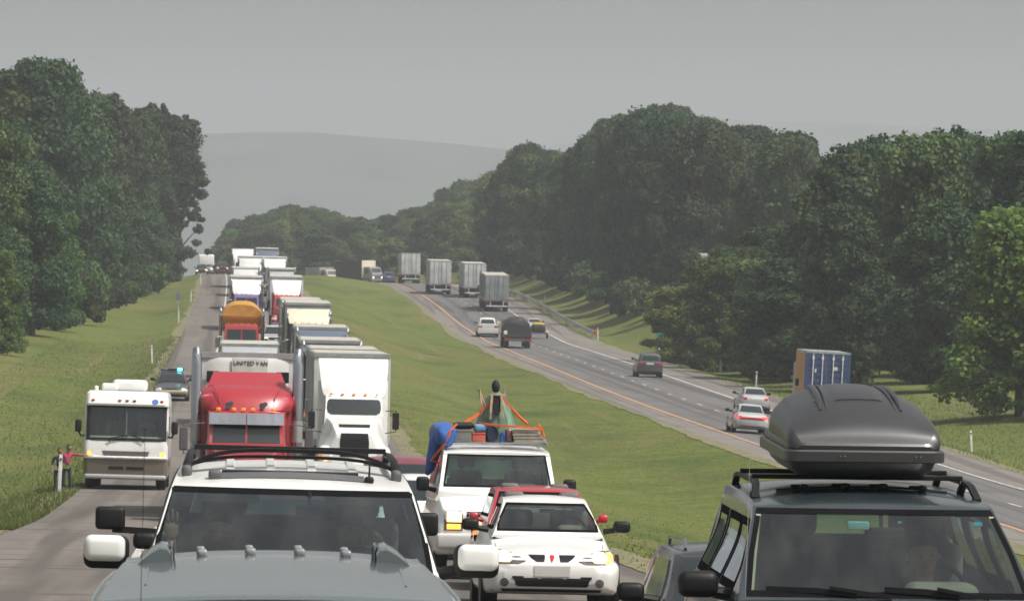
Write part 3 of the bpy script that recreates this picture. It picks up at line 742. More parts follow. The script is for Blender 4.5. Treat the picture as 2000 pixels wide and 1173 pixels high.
# --- far wood in the gap
FW = out_fn([(380, 520), (425, 500), (445, 440), (500, 420), (560, 404), (590, 400), (640, 410), (690, 425), (740, 424), (790, 412), (840, 400), (880, 362), (930, 350), (1000, 345)])
gf = 'trees of the far wood beyond the crest'
for row, (Y0, n_, cut) in enumerate([(1010, 17, 4.0), (1060, 18, 2.2), (1115, 20, .8), (1180, 22, 0)]):
    for i in range(n_):
        px = 455 + (i + rnd.uniform(-.3, .3)) * (540 / (n_ - 1)); Y = Y0 + rnd.uniform(-18, 18); X = (px - 450) * Y / F
        gz = 5.4 ; s = F / Y
        kd = rnd.choice(['oak_b', 'oak_b', 'oak_c', 'oak_d', 'far_light', 'far_light'] if row < 3 else ['oak_a', 'oak_c', 'oak_b'])
        root = tree(kd, X, Y, 10, rnd.uniform(3.0, 4.6), {'oak_a': 'dark', 'oak_b': 'mid green', 'oak_c': 'brownish', 'oak_d': 'deep green', 'far_light': 'yellow green'}[kd] + ' hazy tree in the far wood beyond the crest of the hill', gf)
        zt = H + (480 - FW(px)) / s - cut * rnd.uniform(.4, 1.2); zb = min(ground(X, Y), zt - 5); root.scale[2] = (zt - zb) / 20; root.location.z = ground(X, Y) - .1; root.scale[2] = (zt - root.location.z) / 20
# --- wood right of the far carriageway
RWD = out_fn([(860, 400), (900, 360), (950, 352), (975, 320), (1000, 285), (1040, 272), (1075, 290), (1120, 292), (1150, 262), (1180, 240), (1220, 222), (1260, 204), (1300, 204), (1340, 212), (1385, 222), (1400, 255), (1440, 262), (1470, 238), (1500, 229), (1530, 245), (1560, 275), (1590, 298), (1620, 320), (2400, 330)])
gr = 'trees of the wood right of the far carriageway'
for Y0, offs in [(585, (16, 24, 31)), (606, (11, 18.5, 27)), (632, (7, 14.5, 22.5)), (656, (6, 12, 19.5, 27.5)), (682, (5.5, 11.5, 18)), (706, (5.5, 11, 17.5, 25)), (735, (6, 12, 19, 27)), (765, (6.5, 13, 21)), (798, (7, 14, 22, 30)), (835, (9, 17, 26)), (880, (15, 23, 31)), (925, (22, 30, 38)), (970, (30, 38))]:
    for j, of in enumerate(offs):
        Y = Y0 + rnd.uniform(-7, 7); X = XY(Y) + RW + RSH + of + (2.8 if j == 0 else 1.2) + rnd.uniform(-1, 1)
        hh = hfor(X, Y, RWD, rnd.uniform(0, 1.2)); cap = 25 if j else 13.5 + rnd.uniform(-3, 3)
        if 450 + X * F / Y > 1640: continue
        kd = rnd.choice(['oak_a', 'oak_d', 'oak_a', 'oak_c', 'oak_b'] if Y < 790 else ['oak_b', 'far_light', 'oak_b', 'oak_c', 'far_light'])
        tree(kd, X, Y, max(6, min(hh, cap + 4)), rnd.uniform(4.6, 6.4) * (1 if j else .66), {'oak_a': 'dark rounded leafy tree', 'oak_b': 'mid green leafy tree', 'oak_c': 'olive brown leafy tree', 'oak_d': 'tall dark full leafy tree', 'far_light': 'yellow green leafy tree'}[kd] + ' in the wood right of the far carriageway', gr)
for px_, Y, kd in [(968, 905, 'far_light'), (990, 885, 'oak_b'), (1012, 870, 'far_light'), (1036, 858, 'oak_b'), (1060, 846, 'oak_c'), (1084, 830, 'oak_b'), (1006, 935, 'oak_b'), (1048, 925, 'oak_a'), (1112, 815, 'oak_a'), (1140, 800, 'oak_c'), (1150, 770, 'oak_b'), (980, 860, 'oak_a'), (1030, 830, 'oak_b'), (1075, 800, 'oak_a'), (1185, 745, 'oak_d'), (1115, 770, 'oak_b')]:
    X = (px_ - 450) * Y / F; X = max(X, XY(Y) + RW + RSH + 5.5)
    tree(kd, X, Y, max(6, hfor(X, Y, RWD, rnd.uniform(.2, 2.2))), rnd.uniform(3.4, 4.6), {'oak_a': 'dark rounded leafy tree', 'oak_b': 'mid green leafy tree', 'oak_c': 'olive brown leafy tree', 'oak_d': 'tall dark full leafy tree', 'far_light': 'yellow green leafy tree'}[kd] + ' in the wood right of the far carriageway', gr)
for i in range(26):
    Y = 560 + i * 11; X = XY(Y) + RW + RSH + 7.2 + 4 * (1 - sm((Y - 560) / 70)) * 1.6 + rnd.uniform(-.6, .8)
    tree('bush_dark' if i % 2 else 'bush', X, Y, rnd.uniform(2, 4), rnd.uniform(1.8, 2.8), ('dark ' if i % 2 else 'green ') + 'bush at the foot of the wood behind the guard rail', 'bushes along the foot of the right wood', 'bush', 'bush')
# --- nearer wood at the right edge
NR = out_fn([(1440, 520), (1480, 440), (1510, 395), (1550, 360), (1590, 335), (1640, 300), (1680, 262), (1720, 246), (1770, 246), (1820, 268), (1870, 262), (1910, 240), (1960, 246), (2000, 255), (2400, 240)])
gn = 'trees of the dark wood at the right edge'
for Y0, Xs in [(412, (40.8, 47, 53.5)), (430, (38.6, 44, 50, 57)), (450, (40, 46.5, 53, 60)), (472, (44, 50, 57, 64)), (395, (45.5, 51.5, 58)), (500, (50, 57, 64, 71))]:
    for j, X0 in enumerate(Xs):
        Y = Y0 + rnd.uniform(-6, 6); X = X0 + rnd.uniform(-.8, .8); kd = rnd.choice(['near_b', 'near_b', 'near_a'])
        hh = hfor(X, Y, NR, rnd.uniform(0, 1.3)) - (3.5 if j == 0 else 0)
        tree(kd, X, Y, max(7, hh), rnd.uniform(4.0, 5.2) * (.85 if j == 0 else 1), ('dark' if kd == 'near_b' else 'slightly paler green') + ' full leafy tree in the wood behind the roof box', gn)
tree('fresh', 43.4, 338, 11.4, 5.0, 'fresh light green tree standing in front of the dark wood at the right edge', None, 'leafy_tree')
tree('fresh', 45.6, 332, 8.5, 3.6, 'light green young tree cut off by the right edge of the picture', None, 'leafy_tree')
for i, (X, Y, h_, w_) in enumerate([(37.2, 468, 8.8, 3.6), (39.8, 478, 9.2, 3.8), (35.6, 492, 6.2, 3.2), (42.6, 486, 9.8, 3.8), (38.5, 452, 5.2, 3.0)]):
    tree('near_light' if i % 2 == 0 else 'near_a', X, Y, h_, w_, ['paler green bushy tree right of the green marker', 'bushy dark tree under the white roof', 'low green tree nearest the green marker', 'dark bushy tree against the right wood', 'low leafy tree at the grass edge before the wood'][i], None, 'leafy_tree')
# small building half hidden by the trees
bd = empty('shed', 'shed with pale metal roof half hidden among the trees on the right', 'shed')
gz0 = ground(45.8, 545)
part('wall', 'wallboard', bd, lambda m: m.box((0, 0, 3.3), (7, 5, 6.6)))
part('roof', 'roofmetal', bd, lambda m: m.add([(-3.9, -2.9, 6.55), (3.9, -2.9, 6.55), (3.9, 0, 7.9), (-3.9, 0, 7.9), (-3.9, 2.9, 6.55), (3.9, 2.9, 6.55), (-3.9, -2.9, 6.4), (3.9, -2.9, 6.4), (3.9, 2.9, 6.4), (-3.9, 2.9, 6.4)], [(0, 1, 2, 3), (3, 2, 5, 4), (6, 7, 1, 0), (4, 5, 8, 9), (0, 3, 4, 9, 6), (1, 7, 8, 5, 2)]))
wf = part('window', 'postwhite', bd, lambda m: m.box((0, -2.52, 5.4), (1.3, .08, 1.0)))
part('pane', 'glass', wf, lambda m: m.box((0, -2.575, 5.4), (1.05, .03, .8)))
bd.location = (45.4, 545, H - .62 - 7.9)

def number_group(g, tail):
    os_ = [o for o in bpy.data.objects if o.get('group') == g]
    os_.sort(key=lambda o: 450 + o.location.x * F / o.location.y)
    for i, o in enumerate(os_):
        n_ = i + 1; suf = 'th' if 10 < n_ % 100 < 14 else {1: 'st', 2: 'nd', 3: 'rd'}.get(n_ % 10, 'th')
        look = o['label'].split(' in the ')[0].split(' at the ')[0].split(' along ')[0]
        look = ' '.join(look.split()[:3]) if len(look.split()) > 4 else look
        if o.name.startswith(('leafy', 'bush')): o['label'] = '%s, %d%s from the left %s' % (look, n_, suf, tail)
for g_, t_ in ((gl, 'in the wood beside the left shoulder'), (gb, 'along the foot of the left wood'), (gf, 'in the far wood beyond the crest'), (gr, 'in the wood behind the guard rail'), ('bushes along the foot of the right wood', 'below the wood behind the guard rail'), (gn, 'in the dark wood behind the roof box')): number_group(g_, t_)
# ------------------------------------------------------------------ vehicles: placing
def put(root, X, Y, L, back=False, yaw=0, roll=None, dz=0):
    """stand a vehicle on the ground: Y is its end nearest the camera"""
    z0, z1 = ground(X, Y + .15 * L), ground(X, Y + .85 * L)
    p = math.atan2(z1 - z0, .7 * L); zc = z0 - math.tan(p) * .15 * L
    rl = math.atan((ground(X + .8, Y + L / 2) - ground(X - .8, Y + L / 2)) / 1.6) if roll is None else R(roll)
    m = Matrix.Translation((X, Y, zc + dz)) @ Matrix.Rotation(R(yaw), 4, 'Z') @ Matrix.Rotation(p, 4, 'X') @ Matrix.Rotation(-rl, 4, 'Y')
    if back: m = m @ Matrix.Translation((0, L, 0)) @ Matrix.Rotation(math.pi, 4, 'Z')
    root.matrix_world = m
    return root
def wheel(root, x, y, r=.33, wd=.21, rim='alu', n=22):
    s = 1 if x > 0 else -1
    t = MB(); pr = [(r * .62, -wd / 2), (r * .9, -wd / 2), (r, -wd * .36), (r, wd * .36), (r * .9, wd / 2), (r * .62, wd / 2), (r * .62, -wd / 2)]
    t.rings([[(x + b, y + a * math.cos(2 * math.pi * k / n), r + a * math.sin(2 * math.pi * k / n)) for k in range(n)] for a, b in pr], True, False)
    wh = t.build('wheel', 'rubber', root, smooth=True, angle=50)
    q = MB(); q.cyl((x - s * wd * .3, y, r), (x + s * wd * .32, y, r), r * .64, r * .6, n)
    for k in range(5):
        a = 2 * math.pi * k / 5; q.box((x + s * wd * .4, y + math.cos(a) * r * .33, r + math.sin(a) * r * .33), (.03, r * .5, r * .16), (a, 0, 0))
    q.build('rim', rim, wh)
def mirror(root, x, y, z, mat='plastic', w_=.22, h_=.15, arm=.12, cap=None):
    s = 1 if x > 0 else -1
    m = MB(); m.rbox((x, y, z), (w_, .14, h_), .05, 3); m.cyl((x - s * w_ * .4, y + .02, z - h_ * .3), (x - s * (w_ / 2 + arm), y + .06, z - h_ * .45), .035, .04, 8)
    o = m.build('wing_mirror', mat, root, smooth=True)
    if cap: part('mirror_cap', cap, o, lambda q: q.rbox((x + s * .01, y - .03, z + .01), (w_ * .9, .12, h_ * .85), .05, 3), smooth=True)
    return o
BODY = {
 'sedan': dict(L=4.7, body=[(0, .34, .58, .60, .47, .52, .03), (.07, .25, .66, .74, .48, .62, .05), (.32, .2, .745, .85, .54, .70, .06), (.85, .2, .84, .875, .58, .73, .07), (1.35, .2, .93, .88, .62, .74, .06), (2.4, .2, .965, .885, .62, .77, .04), (3.6, .2, .985, .885, .63, .78, .04), (4.3, .24, .99, .85, .66, .72, .05), (4.6, .28, .93, .78, .62, .66, .05), (4.7, .36, .80, .66, .58, .58, .04)],
    gh=[(1.2, .88, .93, .72, .9, .70, .01), (1.6, .88, 1.16, .72, .93, .62, .03), (2.05, .88, 1.36, .72, .94, .555, .045), (2.5, .88, 1.42, .72, .95, .54, .045), (3.2, .88, 1.40, .71, .95, .54, .04), (3.75, .88, 1.22, .69, .95, .56, .03), (4.15, .88, 1.0, .66, .94, .6, .01)],
    ws=[(.985, -.64, .64), (1.1, -.62, .62), (1.32, -.50, .50)], rw=[(1.03, -.58, .58), (1.33, -.46, .46)], side=[(1.0, 1.65, 3.75), (1.3, 2.15, 3.3)], wh=(.82, 3.6), r=.32),
 'suv': dict(L=4.7, body=[(0, .42, .85, .68, .6, .6, .03), (.08, .34, .98, .82, .66, .70, .05), (.4, .3, 1.05, .9, .7, .76, .05), (1.3, .3, 1.15, .92, .75, .8, .05), (2.5, .3, 1.17, .93, .76, .82, .03), (4.3, .32, 1.17, .92, .76, .82, .03), (4.62, .36, 1.15, .88, .76, .8, .03), (4.7, .45, 1.05, .8, .72, .75, .03)],
    gh=[(1.15, 1.05, 1.15, .8, 1.1, .78, .01), (1.5, 1.05, 1.38, .8, 1.13, .71, .03), (1.85, 1.05, 1.62, .8, 1.13, .655, .05), (2.2, 1.05, 1.69, .8, 1.13, .64, .05), (3.6, 1.05, 1.72, .8, 1.13, .64, .05), (4.35, 1.05, 1.68, .79, 1.13, .62, .05), (4.55, 1.05, 1.5, .78, 1.13, .66, .04), (4.65, 1.05, 1.15, .76, 1.1, .72, .02)],
    ws=[(1.19, -.74, .74), (1.6, -.61, .61)], rw=[(1.2, -.62, .62), (1.56, -.55, .55)], side=[(1.2, 1.75, 4.3), (1.55, 2.1, 4.2)], wh=(.9, 3.7), r=.37),
 'minivan': dict(L=4.8, body=[(0, .36, .7, .64, .52, .56, .03), (.08, .26, .8, .82, .56, .68, .05), (.4, .22, .9, .93, .6, .76, .06), (1.1, .22, 1.02, .96, .65, .82, .05), (2.5, .22, 1.05, .97, .68, .86, .03), (4.4, .24, 1.05, .96, .68, .86, .03), (4.72, .3, 1.0, .9, .66, .82, .03), (4.8, .4, .9, .8, .62, .74, .03)],
    gh=[(.95, .95, 1.02, .84, 1.0, .8, .01), (1.4, .95, 1.3, .84, 1.03, .73, .03), (1.9, .95, 1.58, .84, 1.03, .67, .05), (2.4, .95, 1.67, .84, 1.03, .66, .05), (3.8, .95, 1.68, .84, 1.03, .66, .05), (4.5, .95, 1.62, .83, 1.03, .64, .05), (4.7, .95, 1.35, .82, 1.03, .69, .04), (4.77, .95, 1.05, .8, 1.0, .74, .02)],
    ws=[(1.08, -.74, .74), (1.53, -.61, .61)], rw=[(1.1, -.66, .66), (1.5, -.58, .58)], side=[(1.1, 1.6, 4.3), (1.5, 2.0, 4.2)], wh=(.85, 3.7), r=.33),
}
BODY['pickup'] = dict(BODY['suv'], L=5.4, body=[(0, .45, .95, .72, .65, .66, .03), (.08, .36, 1.08, .9, .7, .78, .05), (.4, .34, 1.13, .98, .75, .86, .05), (1.4, .34, 1.2, 1.0, .8, .9, .05), (2.5, .34, 1.22, 1.0, .8, .9, .03), (3.2, .34, 1.2, 1.0, .8, .93, .02), (5.2, .36, 1.2, 1.0, .8, .93, .02), (5.38, .42, 1.15, .97, .8, .92, .02), (5.4, .5, 1.1, .95, .78, .9, .02)],
    gh=[(1.25, 1.1, 1.2, .86, 1.15, .84, .01), (1.6, 1.1, 1.5, .86, 1.17, .76, .03), (1.95, 1.1, 1.76, .86, 1.17, .7, .05), (2.5, 1.1, 1.82, .86, 1.17, .68, .05), (3.1, 1.1, 1.78, .85, 1.17, .68, .05), (3.35, 1.1, 1.5, .84, 1.17, .74, .03), (3.42, 1.1, 1.22, .82, 1.15, .78, .02)],
    ws=[(1.24, -.8, .8), (1.7, -.65, .65)], rw=[(1.26, -.68, .68), (1.66, -.58, .58)], side=[(1.24, 1.8, 3.2), (1.64, 2.1, 3.1)], wh=(.95, 4.3), r=.39)
_e = BODY['suv']
BODY['estate'] = dict(_e, body=[(q[0], q[1], q[2] * .86, q[3] * .95, q[4] * .86, q[5] * .95, q[6]) for q in _e['body']], gh=[(q[0], q[1] * .86, q[2] * .86, q[3] * .93, q[4] * .86, q[5] * .95, q[6]) for q in _e['gh']], ws=[(v * .865, a * .9, c * .9) for v, a, c in _e['ws']], rw=[(v * .865, a * .9, c * .9) for v, a, c in _e['rw']], side=[(v * .865, a, c) for v, a, c in _e['side']], r=.33)
def car(kind, name, label, cat, color, X, Y, back=False, group=None, yaw=0, head='lamp', hl=None, grille=None, mir='plastic', scale=1.0, roofrails=False, tail='taillamp', roofcolor=None, sx=None, interior=False):
    S = BODY[kind]; root = empty(name, label, cat, group)
    b = Loft(S['body'], 5, 3)
    if interior:
        bc = Loft(S['body'], 10, 5); y0, y1 = S['gh'][1][0], S['gh'][-2][0]; zc = S['ws'][0][0]
        bc.cut(lambda c: y0 < c[1] < y1 and c[2] > zc - .1 and abs(c[0]) < S['ws'][0][2] * .98); bc.build('body', color, root)
        g = Loft(S['gh'], 14, 6); gc = Loft(S['gh'], 14, 6)
        hero_windows(g, gc, root, S['ws'], S['rw'], [S['side']], 'plastic'); gc.build('cabin', roofcolor or color, root)
        cabin(root, zc, S['gh'][0][0] + .1, S['ws'][0][2], .36, 'greige', 'seat')
        part('rear_view_mirror', 'plastic', root, lambda m: m.rbox((.03, S['gh'][2][0] + .1, S['ws'][-1][0] - .09), (.2, .03, .05), .012))
    else:
        b.build('body', color, root)
        g = Loft(S['gh'], 5, 3); gg = g.build('cabin', roofcolor or color, root)
    if not interior:
        decal(g.bvh, S['ws'], 'f', 'windscreen', M('glass'), root, .014, .03, 26, 14)
        decal(g.bvh, S['rw'], 'b', 'rear_window', M('glass'), root, .012, .03, 16, 10)
    for sd_ in () if interior else ('l', 'r'): decal(g.bvh, S['side'], sd_, 'side_window', M('glass'), root, .012, .03, 14, 6)
    zt = S['body'][2][2]; W_ = S['body'][3][3]
    hl = hl or [(zt - .24, W_ * .62, W_ * .9), (zt - .17, W_ * .56, W_ * .95), (zt - .08, W_ * .6, W_ * .94)]
    for s in (1, -1): decal(b.bvh, [(v, s * a, s * c) for v, a, c in hl], 'f', 'headlight', M(head), root, .008, .03, 8, 4)
    grille = grille or [(zt - .26, -W_ * .42, W_ * .42), (zt - .1, -W_ * .5, W_ * .5)]
    decal(b.bvh, grille, 'f', 'grille', M('plastic'), root, .007, .03, 8, 3)
    decal(b.bvh, [(.3, -W_ * .5, W_ * .5), (.4, -W_ * .55, W_ * .55)], 'f', 'air_intake', M('plastic'), root, .007, .03, 8, 2)
    tb = S['body'][-3][2]; tw = S['body'][-3][3]
    for s in (1, -1): decal(b.bvh, [(tb - .27, s * tw * .6, s * tw * .97), (tb - .12, s * tw * .55, s * tw * .97)], 'b', 'tail_light', M(tail), root, .008, .03, 6, 3)
    decal(b.bvh, [(tb - .26, -.26, .26), (tb - .13, -.26, .26)], 'b', 'number_plate', M('plate'), root, .01, .02, 3, 2)
    decal(b.bvh, [(.33, -W_ * .8, W_ * .8), (.4, -W_ * .9, W_ * .9)], 'b', 'rear_bumper_trim', M('trim'), root, .012, .04, 8, 2)
    part('underbody', 'darkmetal', root, lambda m: m.box((0, S['L'] / 2, .27), (W_ * 1.7, S['L'] * .9, .12)))
    for y in S['wh']:
        for s in (1, -1): wheel(root, s * (W_ - .11), y, S['r'])
        part('wheel_arch', 'plastic', root, lambda m: [m.cyl((s * (W_ - .05), y, S['r']), (s * (W_ + .003), y, S['r']), S['r'] + .07, None, 20) for s in (1, -1)])
    my = S['gh'][1][0] + .12; mz = S['ws'][0][0] + .06
    for s in (1, -1): mirror(root, s * (W_ + .1), my, mz, mir)
    if roofrails:
        zr = max(q[2] for q in S['gh'])
        for s in (1, -1): part('roof_rail', 'plastic', root, lambda m: m.tube([(s * .55, 2.1, zr - .05), (s * .55, 2.3, zr + .03), (s * .55, 4.0, zr + .03), (s * .55, 4.2, zr - .05)], .02, 6))
    root['L'] = S['L']
    put(root, X, Y, S['L'], back, yaw)
    root['L_'] = S['L']; del root['L'], root['L_']
    return root, b, g
# ------------------------------------------------------------------ lorries
def box_trailer(root, y0, L, w_=2.6, z0=1.15, z1=4.1, mat='trailerwhite', roof='trailerroof', rear=True, front='trailerwhite', ribs=True):
    t = part('trailer_box', mat, root, lambda m: m.box((0, y0 + L / 2, (z0 + z1) / 2), (w_, L, z1 - z0)), bevel=.03)
    part('roof_panel', roof, t, lambda m: m.box((0, y0 + L / 2, z1 + .012), (w_ - .12, L - .12, .03)))
    part('edge_rail', 'alu', t, lambda m: [m.box((s * (w_ / 2 - .03), y0 + L / 2, z), (.075, L + .02, .12)) for s in (1, -1) for z in (z0 + .05, z1 - .05)] + [m.box((0, y, z1 - .05), (w_ + .01, .07, .13)) for y in (y0 - .005, y0 + L + .005)])
    if ribs: part('side_rib', mat, t, lambda m: [m.box((s * (w_ / 2 + .012), y0 + .5 + k * 1.2, (z0 + z1) / 2), (.03, .08, z1 - z0 - .3)) for k in range(int((L - .6) / 1.2)) for s in (1, -1)])
    if rear:
        yb = y0 + L
        for s in (1, -1):
            d = part('rear_door', mat, root, lambda m: m.box((s * (w_ / 4 - .01), yb + .02, (z0 + z1) / 2), (w_ / 2 - .1, .05, z1 - z0 - .25)), bevel=.01)
            part('lock_rod', 'steel', d, lambda m: [m.cyl((s * q, yb + .07, z0 + .1), (s * q, yb + .07, z1 - .1), .025, None, 6) for q in (.18, .75)])
            part('hinge', 'steel', d, lambda m: [m.box((s * (w_ / 2 - .08), yb + .05, z0 + .3 + k * .75), (.14, .05, .09)) for k in range(4)])
        part('underride_bar', 'postwhite', root, lambda m: (m.box((0, yb - .05, .62), (2.3, .1, .12)), m.box((.7, yb - .05, .88), (.08, .08, .5)), m.box((-.7, yb - .05, .88), (.08, .08, .5))))
        for s in (1, -1): part('tail_light', 'taillamp', root, lambda m: m.box((s * 1.05, yb + .01, z0 - .1), (.32, .06, .12)))
        part('mud_flap', 'plastic', root, lambda m: [m.box((s * .95, yb - .7, .62), (.6, .03, .75)) for s in (1, -1)])
    for y in (y0 + L - 1.6, y0 + L - 2.85):
        for s in (1, -1): wheel(root, s * 1.02, y, .5, .5, 'alu', 18)
    part('chassis_rail', 'darkmetal', root, lambda m: (m.box((.45, y0 + L / 2, z0 - .12), (.12, L - 1, .24)), m.box((-.45, y0 + L / 2, z0 - .12), (.12, L - 1, .24)), m.box((0, y0 + L - 2.2, .75), (1.6, 2.4, .3)), m.box((.6, y0 + 2.2, .7), (.12, .12, 1.0)), m.box((-.6, y0 + 2.2, .7), (.12, .12, 1.0))))
def tractor(root, color, fair=None, fz=3.9, stacks=True, visor=None, sleeper=2.0, hoodmat=None, lit='lamp', cabtop=2.85, fairmat=None, grille='chrome', sleepz=3.0, band=None):
    hoodmat = hoodmat or color
    hood = Loft([(.0, .75, 1.55, .55, 1.2, .48, .03), (.08, .7, 1.68, .62, 1.3, .54, .04), (.6, .7, 1.76, .74, 1.35, .62, .05), (1.3, .75, 1.84, .9, 1.4, .74, .05), (1.9, .8, 1.9, 1.02, 1.4, .88, .04)], 4, 3)
    hood.build('hood', hoodmat, root)
    decal(hood.bvh, [(.82, -.44, .44), (1.5, -.46, .46)], 'f', 'grille', M(grille), root, .02, .06, 8, 4)
    part('grille_bar', 'plastic', root, lambda m: [m.box((-.42 + .12 * k, -.06, 1.15), (.05, .03, .66)) for k in range(8)])
    part('bumper', 'chrome' if grille == 'chrome' else color, root, lambda m: m.rbox((0, -.05, .52), (2.42, .26, .42), .06))
    for s in (1, -1):
        part('fender', hoodmat, root, lambda m: m.rbox((s * .93, .65, 1.0), (.5, 1.3, .62), .2, 4), smooth=True)
        part('headlight', lit, root, lambda m: m.rbox((s * .92, -.02, 1.02), (.3, .1, .2), .04))
        part('turn_signal', 'amber', root, lambda m: m.rbox((s * 1.12, .0, 1.02), (.1, .12, .18), .03))
        wheel(root, s * 1.0, .95, .5, .32, 'alu', 18); wheel(root, s * .95, 5.6, .5, .55, 'alu', 18); wheel(root, s * .95, 4.5, .5, .55, 'alu', 18)
    W_ = 1.05
    cab = Loft([(1.78, .8, 1.92, W_, 1.3, .98, .02), (1.95, .8, 2.3, W_, 1.3, .96, .03), (2.12, .8, cabtop - .08, W_ + .02, 1.3, .93, .05), (2.35, .8, cabtop, W_ + .03, 1.3, .93, .06), (3.3, .8, cabtop + .03, W_ + .05, 1.3, .95, .05)], 5, 3, .8)
    cab.build('cab', color, root)
    for s in (1, -1): decal(cab.bvh, [(1.98, s * .03, s * .86), (cabtop - .3, s * .03, s * .8)], 'f', 'windscreen', M('glass'), root, .012, .03, 8, 5)
    for s in 'lr': decal(cab.bvh, [(1.9, 2.3, 3.0), (2.45, 2.35, 3.0)], s, 'side_window', M('glass'), root, .01, .03, 6, 4)
    if sleeper:
        part('sleeper', color, root, lambda m: m.box((0, 3.25 + sleeper / 2, (.8 + sleepz) / 2), (2.3, sleeper, sleepz - .8)), bevel=.08)
    if visor: part('sun_visor', visor, root, lambda m: m.box((0, 1.9, cabtop - .2), (1.85, .5, .05), (R(-28), 0, 0)), bevel=.01)
    if fair:
        b, t = fair  # half widths at bottom and top
        rings = []
        for k in range(9):
            f = k / 8; z = cabtop - .02 + (fz - cabtop) * f; hw = b + (t - b) * f ** .6; yf = 2.15 + 1.7 * f ** 1.25
            rg = []
            for q in range(13):
                a = -1 + 2 * q / 12; rg.append((hw * a, yf + .28 * abs(a) ** 2.6, z))
            rg += [(hw, 5.15, z), (-hw, 5.15, z)]
            rings.append(rg)
        m = MB(); m.rings(rings, True, True); m.build('roof_fairing', fairmat or color, root, smooth=True, angle=45)
    part('marker_light', 'amber', root, lambda m: [m.rbox((x, 2.16, cabtop + .03), (.1, .07, .06), .02, 2) for x in (-.75, -.38, 0, .38, .75)])
    for s in (1, -1):
        part('wing_mirror', 'chrome' if stacks else 'plastic', root, lambda m: (m.rbox((s * 1.38, 2.0, 2.1), (.22, .1, .55), .03), m.tube([(s * 1.05, 2.15, 2.42), (s * 1.38, 2.02, 2.44), (s * 1.38, 2.02, 1.75), (s * 1.05, 2.15, 1.7)], .018, 6)))
        if stacks: part('exhaust_stack', 'chrome', root, lambda m: m.tube([(s * 1.2, 3.2, .9), (s * 1.2, 3.2, 3.6), (s * 1.2, 3.22, 3.86), (s * 1.22, 3.32, 4.0)], [.1, .1, .08, .08], 12))
    part('fuel_tank', 'alu', root, lambda m: [m.cyl((s * .95, 3.1, .72), (s * .95, 4.2, .72), .3, None, 16) for s in (1, -1)], smooth=True)
    part('frame_rail', 'darkmetal', root, lambda m: [m.box((s * .42, 3.4, .85), (.1, 5.4, .25)) for s in (1, -1)])
def semi(label, X, Y, color='white', tr_mat='trailerwhite', trail=13.0, group=None, yaw=0, tz=4.1, back=False, **k):
    root = empty('semi_truck', label, 'truck', group)
    tractor(root, color, **k)
    if trail: box_trailer(root, 6.1, trail, mat=tr_mat, z1=tz)
    put(root, X, Y, 6.1 + trail, back, yaw)
    return root
# ------------------------------------------------------------------ people
def skin_body(name, mat, parent, joints, edges, root_i=0, sub=2):
    me = bpy.data.meshes.new(name); me.from_pydata([j[0] for j in joints], edges, [])
    o = bpy.data.objects.new(name, me); link(o, parent); me.materials.append(M(mat))
    sk = o.modifiers.new('skin', 'SKIN'); sk.use_smooth_shade = True; sk.branch_smoothing = .6
    for i, j in enumerate(joints):
        r = j[1]; v = me.skin_vertices[0].data[i]; v.radius = r if hasattr(r, '__len__') else (r, r); v.use_root = (i == root_i)
    s = o.modifiers.new('sub', 'SUBSURF'); s.levels = sub; s.render_levels = sub
    return o
def head(parent, c, r, face=(0, -1), hairmat='hair', skin='skin', nm='head'):
    """head with brow, nose, mouth, eyes and ears, looking along face"""
    nu, nv = 20, 16; rg = []
    for i in range(nv + 1):
        t = math.pi * (i + .02) / (nv + .04); z = -math.cos(t); row = []
        for k in range(nu):
            a = 2 * math.pi * k / nu; x, y = math.sin(t) * math.cos(a), math.sin(t) * math.sin(a)
            f = max(0, -y)
            ww = .74 - .14 * max(0, -z) - .03 * z
            yy = y * (.9 - .12 * max(0, -z - .2)) - .06 * f * math.exp(-((z + .12) / .12) ** 2) * math.exp(-(x / .16) ** 2) * 4.2
            yy += .03 * f * math.exp(-((z - .08) / .1) ** 2) * math.exp(-((abs(x) - .3) / .16) ** 2)
            row.append((x * ww, yy, z * 1.12))
        rg.append(row)
    an = math.atan2(face[0], -face[1]); ca, sa = math.cos(an), math.sin(an)
    tf = lambda p: (c[0] + r * (p[0] * ca - p[1] * sa), c[1] + r * (p[0] * sa + p[1] * ca), c[2] + r * p[2])
    m = MB(); m.rings([[tf(p) for p in row] for row in rg], True, True)
    for s in (1, -1): m.sphere(tf((s * .76, .05, -.05)), (r * .1, r * .14, r * .2), 8, 6)
    h = m.build(nm, skin, parent, smooth=True, angle=180)
    e = MB()
    for s in (1, -1): e.sphere(tf((s * .28, -.83, .06)), r * .05, 8, 6)
    e.sphere(tf((0, -.86, -.52)), (r * .22, r * .05, r * .05), 8, 5); e.build('eyes_and_mouth', 'hair', h, smooth=True)
    hm = MB(); rr = []
    for i in range(9):
        t = math.pi * .62 * i / 8; row = []
        for k in range(nu):
            a = 2 * math.pi * k / nu; x, y, z = math.sin(t) * math.cos(a), math.sin(t) * math.sin(a), math.cos(t)
            cutf = 1.0 if (y > -.3 or z > .5) else .9
            row.append(tf((x * .82 * cutf, y * .98 * cutf + .05, max(z, -.35 if y > 0 else .38) * 1.2)))
        rr.append(row)
    hm.rings(rr, True, True); hm.build('hair', hairmat, h, smooth=True, angle=180)
    return h
